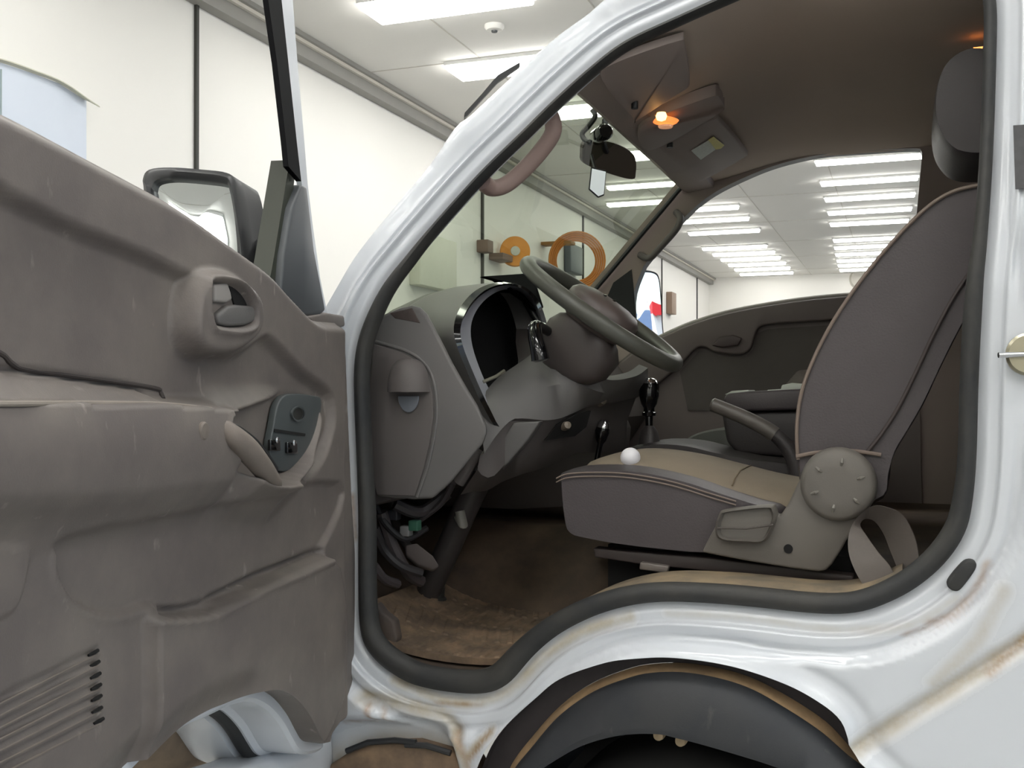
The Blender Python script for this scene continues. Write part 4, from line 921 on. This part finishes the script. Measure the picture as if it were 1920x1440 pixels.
for px, py, c in ((778, 985, (70, 120, 100)), (762, 995, (150, 150, 150)), (740, 965, (60, 60, 66))):
    p = P(px, py, .33); MB().box(p-.012, p+.012).build('wire_plug', plain('plug', c, .5), HN, bevel=.003)
p = P(905, 850, .30); MB().tube([P(860, 905, .3), P(885, 868, .3), P(898, 845, .3)], .014, 10).build('dash_bracket', TRIMD, HN)
# ------------------------------------------------------------------ floor
prof_ = np.array([(-1.40,1.08),(-1.30,.98),(-1.2,.87),(-1.08,.795),(-.95,.757),(-.80,.75),(-.70,.77),(-.62,.83),(-.54,.895),(-.44,.93),(-.3,.94),(.36,.94)])
pr = catmull(prof_, 4); ys = np.linspace(.05, CABW, 24)
fr_ = []
for y in ys:
    t = float(ss(.55, .75, y)); fr_.append([(x, y, z+t*max(0, (.97-z))*.9) for x, z in pr])
MB().loft(fr_, False).build('cab_floor', dusty('floor_rubber', (70, 60, 53), (104, 88, 72), .8, .8, 8), TRUCK)
xs = np.linspace(-1.12, -.70, 150); ym = np.linspace(.075, .60, 160); V = []
for x in xs:
    zf = float(np.interp(x, pr[:, 0], pr[:, 1]))
    for y in ym:
        k = .012; edge = min(x+1.12, -.70-x, y-.075, .60-y)
        if edge > .03:
            c_ = math.floor((y-.1)/.13); ph = (x+(.35*y if c_ % 2 else .05*y))/.030
            if .010 < (y-.1) % .13 < .120: k += .0035*float(ss(.15, .45, math.sin(2*math.pi*ph)))
        k += .007*math.exp(-(edge/.010)**2)
        V.append((x, y, zf+k))
nx, ny = 150, 160
Fc = [(i*ny+j, i*ny+j+1, (i+1)*ny+j+1, (i+1)*ny+j) for i in range(nx-1) for j in range(ny-1)]
mb = MB().add(V, Fc)
edge_i = [j for j in range(ny)]+[i*ny+ny-1 for i in range(1, nx)]+[(nx-1)*ny+j for j in range(ny-2, -1, -1)]+[i*ny for i in range(nx-2, 0, -1)]
b0 = len(mb.V); mb.V += [mb.V[i]-np.array([0, 0, .013]) for i in edge_i]
mb.F += [(edge_i[k], edge_i[(k+1) % len(edge_i)], b0+(k+1) % len(edge_i), b0+k) for k in range(len(edge_i))]
tag(mb.build('floor_mat', MAT_), 'dusty brown ribbed mat on the cab floor below the pedals', 'floor mat')
FR = part('foot_rest', TRUCK, P(735, 1160, .1))
MB().prism(PL([(703,1130),(718,1150),(738,1165),(744,1200),(735,1218),(715,1205),(702,1175)], .10), (0, .03, 0)).build('rest_pad', dusty('rest_rubber', (72, 66, 64), (110, 96, 86), .7, .6, 9), FR, bevel=.006)
# ------------------------------------------------------------------ driver's seat
DS = part('driver_seat', TRUCK, (-.4, .4, .95))
def pad_(name, px, Y0, Y1, mat, parent, bevel=.03, bulge=.0, seg=5, smooth=3):
    q = np.array(PL(px, Y0)); q = catmull(q, smooth, True) if smooth else q; c = q.mean(0); rings = []
    for t in (0, .06, .2, .5, .8, .94, 1.0):
        k = 1-(.10 if t in (0, 1.0) else .025 if t in (.06, .94) else 0)*bevel/.03
        rr = (q-c)*np.array([k, 1, k])+c; rr = rr.copy(); rr[:, 1] = Y0+(Y1-Y0)*t; rings.append(rr)
    return MB().loft(rings, True, True).build(name, mat, parent, sharp=60)
cush = [(1040,900),(1046,886),(1070,880),(1120,876),(1180,878),(1240,888),(1300,903),(1360,923),(1420,942),(1470,958),(1470,1000),(1400,1035),(1325,1042),(1230,1034),(1150,1024),(1090,1013),(1058,1003),(1047,975)]
pad_('seat_cushion', cush, .17, .66, LEATHER, DS, .022)
for dy in (0, 9):
    st_ = [P(a, b+dy*.8, .166) for a, b in [(1043,897),(1062,889),(1100,886),(1160,887),(1215,894),(1270,906),(1330,925),(1380,940)]]
    MB().tube(catmull(st_, 5), .0016, 6).build('cushion_stitching', PIPING, DS)
# beige centre panel of the cushion
tp = [(1085,876),(1112,866),(1160,857),(1220,860),(1290,872),(1360,890),(1430,908),(1490,920)]
rows = []
for y, dz, k in ((.22, -.045, 0), (.245, -.012, 0), (.28, .006, 1), (.34, .018, 1), (.42, .020, 1), (.50, .018, 1), (.56, .006, 1), (.60, -.04, 0)):
    base = catmull([P(a, b, .25) for a, b in tp], 4); r_ = base.copy(); r_[:, 1] = y; r_[:, 2] += dz-.012; rows.append(r_)
MB().loft(rows, False).build('cushion_centre', BEIGE, DS)
q0 = catmull([P(a, b, .25) for a, b in tp], 4); k = 21
MB().tube([(q0[k][0]-.006*abs(y-.42)/.2, y, q0[k][2]+dz-.011) for y, dz in ((.25, -.006), (.28, .006), (.34, .018), (.42, .020), (.50, .018), (.56, .006))], .0018, 6).build('centre_seam', plain('seam_tan', (118, 104, 84), .8), DS)
# backrest
br_ = [(1491,862),(1488,800),(1496,735),(1518,672),(1552,606),(1592,545),(1640,483),(1692,425),(1742,378),(1790,352),(1835,340),(1885,345),(1925,375),(1925,430),(1880,500),(1835,560),(1800,620),(1765,690),(1732,760),(1700,815),(1676,856),(1664,900),(1655,940),(1590,960),(1510,940),(1494,900)]
pad_('seat_backrest', br_, .18, .66, LEATHER, DS, .012)
pp = catmull([P(a, b, .176) for a, b in [(1496,862),(1494,800),(1503,735),(1526,672),(1560,606),(1600,545),(1648,483),(1698,427),(1746,383),(1790,358),(1840,346)]], 5)
MB().tube(pp, .0035, 8).build('backrest_piping', PIPING, DS)
pp = catmull([P(a, b, .176) for a, b in [(1622,852),(1652,815),(1684,765),(1718,697),(1748,632),(1788,557),(1832,492)]], 5)
MB().tube(pp, .004, 8).build('backrest_seam', plain('seam_brown', (60, 52, 50), .6), DS)
pp = catmull([P(a, b, .174) for a, b in [(1493,856),(1530,849),(1580,845),(1620,848),(1652,853)]], 5)
MB().tube(pp, .004, 8).build('backrest_hem', PIPING, DS)
# headrest
hr = [(1838,86),(1800,94),(1772,118),(1757,155),(1752,195),(1757,235),(1770,262),(1795,284),(1838,290),(1890,280),(1915,230),(1918,160),(1895,105)]
pad_('headrest', hr, .285, .59, LEATHD, DS, .012)
hs = catmull([P(a, b, .288) for a, b in [(1820,98),(1795,105),(1778,125),(1768,160),(1765,195),(1770,230),(1782,255),(1805,272),(1838,277)]], 5)
MB().tube(hs, .002, 6).build('headrest_stitching', plain('stitch_grey', (92, 88, 84), .7), DS)
for y in (.36, .47):
    MB().tube([P(1850, 270, y), P(1858, 360, y)], .007, 10).build('headrest_post', STEEL, DS)
# recliner cover and side valance
val = [(1316,1036),(1322,1022),(1342,985),(1350,968),(1400,990),(1452,960),(1462,968),(1478,945),(1496,906),(1516,868),(1560,850),(1610,856),(1638,890),(1638,930),(1612,962),(1600,990),(1578,1030),(1560,1058),(1548,1070),(1535,1072),(1480,1065),(1400,1052)]
MB().prism(PL(val, .150), (0, .03, 0)).build('seat_valance', SEATP, DS, bevel=.005)
c = P(1572, 908, .15); rr = 63*2.05/2000
MB().revolve([(rr+.004, .006), (rr+.003, -.004), (rr, -.016), (rr-.008, -.022), (.03, -.0235), (0, -.0235)], c, (0, 1, 0), 44).build('recliner_cover', SEATP, DS, sharp=50)
for k in range(6):
    a = math.radians(60*k+20); d_ = np.array([math.cos(a), 0, math.sin(a)]); c2 = c+np.array([0, -.0225, 0])
    MB().tube([c2+d_*.036, c2+d_*.042+[0, -.0025, 0], c2+d_*.050], np.array([.002, .0034, .002]), 8).build('cover_dimple', plain('dimple', (116, 112, 105), .4), DS)
lv = [(1340,992),(1346,966),(1360,956),(1440,947),(1454,953),(1456,972),(1446,1000),(1432,1017),(1400,1017),(1350,1012)]
q = np.array(PL(lv, .136)); cq = q.mean(0); ri = []
for t, k in ((.0, .82), (-.012, .9), (-.006, .97), (.02, 1.0)):
    r_ = (catmull(q, 4, True)-cq)*k+cq; r_[:, 1] = .150+t-.012; ri.append(r_)
MB().loft(ri, True, True).build('recliner_lever', SEATP, DS, sharp=60)
MB().tube([P(1345, 990, .1255), P(1400, 991, .1255), P(1450, 984, .1265)], .002, 6).build('lever_groove', plain('groove_dark', (78, 72, 68), .7), DS)
MB().revolve([(0, -.001), (.0085, -.001), (.0085, .004)], P(1478, 1029, .149), (0, 1, 0), 18).build('valance_hole', BLACKV, DS)
# runners
for y in (.19, .60):
    MB().prism(PL([(1112,1028),(1150,1032),(1330,1046),(1560,1075),(1600,1080),(1600,1092),(1400,1078),(1200,1058),(1115,1045)], y), (0, .04, 0)).build('seat_runner', plain('runner_dark', (60, 52, 50), .5), DS, bevel=.003)
MB().prism(PL([(1200,1054),(1254,1062),(1250,1075),(1198,1068)], .175), (0, .02, 0)).build('runner_catch', plain('catch_grey', (112, 104, 98), .45), DS, bevel=.003)
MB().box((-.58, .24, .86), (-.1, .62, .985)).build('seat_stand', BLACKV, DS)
# seat belt webbing looped by the sill
Aq = [(1630,1116,.075),(1604,1072,.08),(1591,1035,.085),(1592,1000,.09),(1606,972,.10),(1636,949,.115),(1668,953,.13),(1694,968,.14),(1714,1005,.14),(1722,1040,.135),(1726,1072,.125)]
Bq = [(1684,1094,.075),(1668,1062,.08),(1646,1036,.09),(1624,1005,.10),(1612,985,.115),(1622,973,.135),(1640,978,.155),(1656,1000,.165),(1668,1030,.165),(1680,1060,.155),(1692,1092,.14)]
a_ = catmull([P(*q) for q in Aq], 5); b_ = catmull([P(*q) for q in Bq], 5); th = np.array([.0008, .0018, .0003])
MB().loft([a_, b_, b_+th, a_+th], False, loop=True).build('seat_belt', plain('belt_grey', (98, 91, 86), .6, var=.08, scale=200), TRUCK)
# middle seat, fold-down tray, passenger seat
MS = part('middle_seat', TRUCK, (-.3, .85, .95))
pad_('seat_cushion', [(1160,858),(1180,838),(1225,829),(1285,833),(1340,846),(1420,862),(1520,880),(1520,960),(1200,930)], .70, .98, LEATHD, MS, .03)
MB().prism(PL([(1356,748),(1362,738),(1400,734),(1520,728),(1520,768),(1370,772),(1357,768)], .84), (0, .26, 0)).build('folded_back', LEATHER, MS, bevel=.008)
MB().prism(PL([(1352,772),(1520,768),(1520,860),(1385,852),(1362,830)], .86), (0, .22, 0)).build('back_cushion', LEATHD, MS, bevel=.012)
GP = plain('tray_pale', (190, 196, 186), .4)
for q in ([(1358,740),(1372,733),(1404,731),(1406,737)], [(1428,738),(1440,731),(1472,729),(1478,736)], [(1462,736),(1466,722),(1485,718),(1510,720),(1512,734)]):
    MB().prism(PL(q, .90), (0, .12, 0)).build('tray_lid', GP, MS, bevel=.003)
PSE = part('passenger_seat', TRUCK, (-.3, 1.2, .95))
pad_('seat_cushion', [(1278,836),(1290,818),(1325,807),(1370,803),(1440,806),(1560,815),(1560,880),(1300,880)], 1.02, 1.42, plain('passenger_leather_lit', (96, 98, 92), .45, bump=.2), PSE, .03)  # leather colour lightened to paint in the window light on this cushion
# parking brake lever
PB = part('parking_brake', TRUCK, P(1480, 850, .67))
pth = catmull([P(1333, 757, .67), P(1360, 768, .67), P(1400, 785, .67), P(1440, 806, .67), P(1470, 830, .67), P(1490, 862, .67), P(1500, 900, .67)], 5)
MB().tube(pth[:18], np.r_[[.012], np.linspace(.017, .019, 17)], 12).build('brake_grip', plain('grip_grey', (96, 91, 86), .4), PB)
MB().tube(pth[17:], np.linspace(.017, .024, len(pth)-17), 10).build('brake_arm', LEATHD, PB)
# gear levers
GL = part('gear_lever', TRUCK, P(1217, 800, .75))
c = P(1217, 735, .75)
MB().revolve([(0, .036), (.012, .035), (.020, .030), (.023, .022)], c, (0, 0, 1), 28).build('knob_cap', CHROME, GL)
MB().revolve([(.023, .022), (.0255, .012), (.025, -.01), (.020, -.03), (.014, -.04), (.014, -.05), (.018, -.052), (.017, -.06), (.010, -.062), (.008, -.12)], c, (0, 0, 1), 28).build('knob', GLOSSB, GL)
MB().revolve([(.012, -.085), (.022, -.10), (.030, -.14), (.05, -.18), (.06, -.22)], c, (0, 0, 1), 24).build('lever_boot', LEATHD, GL)
TL = part('transfer_lever', TRUCK, P(1132, 830, .62))
c = P(1131, 802, .62)
MB().revolve([(0, .020), (.010, .018), (.015, .010), (.0165, 0)], c, (.2, 0, 1), 24).build('knob_cap', CHROME, TL)
MB().revolve([(.0165, 0), (.018, -.01), (.013, -.03), (.007, -.04), (.006, -.14)], c, (.2, 0, 1), 24).build('knob', GLOSSB, TL)
# small round white object on the cushion
c = P(1182, 858, .275)
tag(MB().revolve([(.021*math.sin(t), -.021*math.cos(t)) for t in np.linspace(0, math.pi, 14)], c, (0, 0, 1), 24).build('white_round_object', plain('round_object_white', (226, 224, 228), .35)), 'small round white object at the front of the beige driver seat', 'ball')
PARTLAB = {'driver_door': 'open driver door with a dirty grey-brown inner panel', 'door_mirror': 'black mirror outside the open driver door', 'driver_seat': 'driver seat in dark leather with a beige cushion centre',
 'steering_wheel': 'grey steering wheel with a brown hub', 'dashboard': 'taupe dashboard with a black instrument hood', 'passenger_door': 'closed dark door on the far side', 'door_seal': 'black rubber seal round the door opening',
 'near_grab_handle': 'pinkish grab handle on the near windscreen pillar', 'seat_belt': 'grey belt webbing looped by the sill', 'splash_guard': 'dark rubber guard in the wheel arch', 'headliner': 'brown cloth roof lining',
 'gear_lever': 'gear lever with a black knob and chrome cap', 'rearview_mirror': 'rear-view mirror with a dark reflection painted on its face', 'passenger_mirror': 'mirror outside the far door', 'map_lamp': 'lit orange roof lamp between the visors'}
for nm, lb in PARTLAB.items():
    if nm in bpy.data.objects: bpy.data.objects[nm]['label'] = lb
# ================================================================== light and view
w = bpy.data.worlds.new('world'); SC.world = w; w.use_nodes = True
bg = w.node_tree.nodes['Background']; sky = w.node_tree.nodes.new('ShaderNodeTexSky'); sky.sky_type = 'NISHITA'
sky.sun_disc = False; sky.sun_elevation = math.radians(38); sky.sun_rotation = math.radians(200); sky.air_density = 1.2; sky.dust_density = 3.0
w.node_tree.links.new(sky.outputs[0], bg.inputs[0]); bg.inputs[1].default_value = WORLD_E
SC.view_settings.view_transform = 'Standard'; SC.view_settings.look = 'None'; SC.view_settings.gamma = 1.0; SC.view_settings.use_curve_mapping = False
SC.view_settings.exposure = EXPO
try:
    SC.cycles.use_denoising = True; SC.cycles.max_bounces = 8; SC.cycles.transparent_max_bounces = 12; SC.cycles.sample_clamp_indirect = 8
except Exception: pass
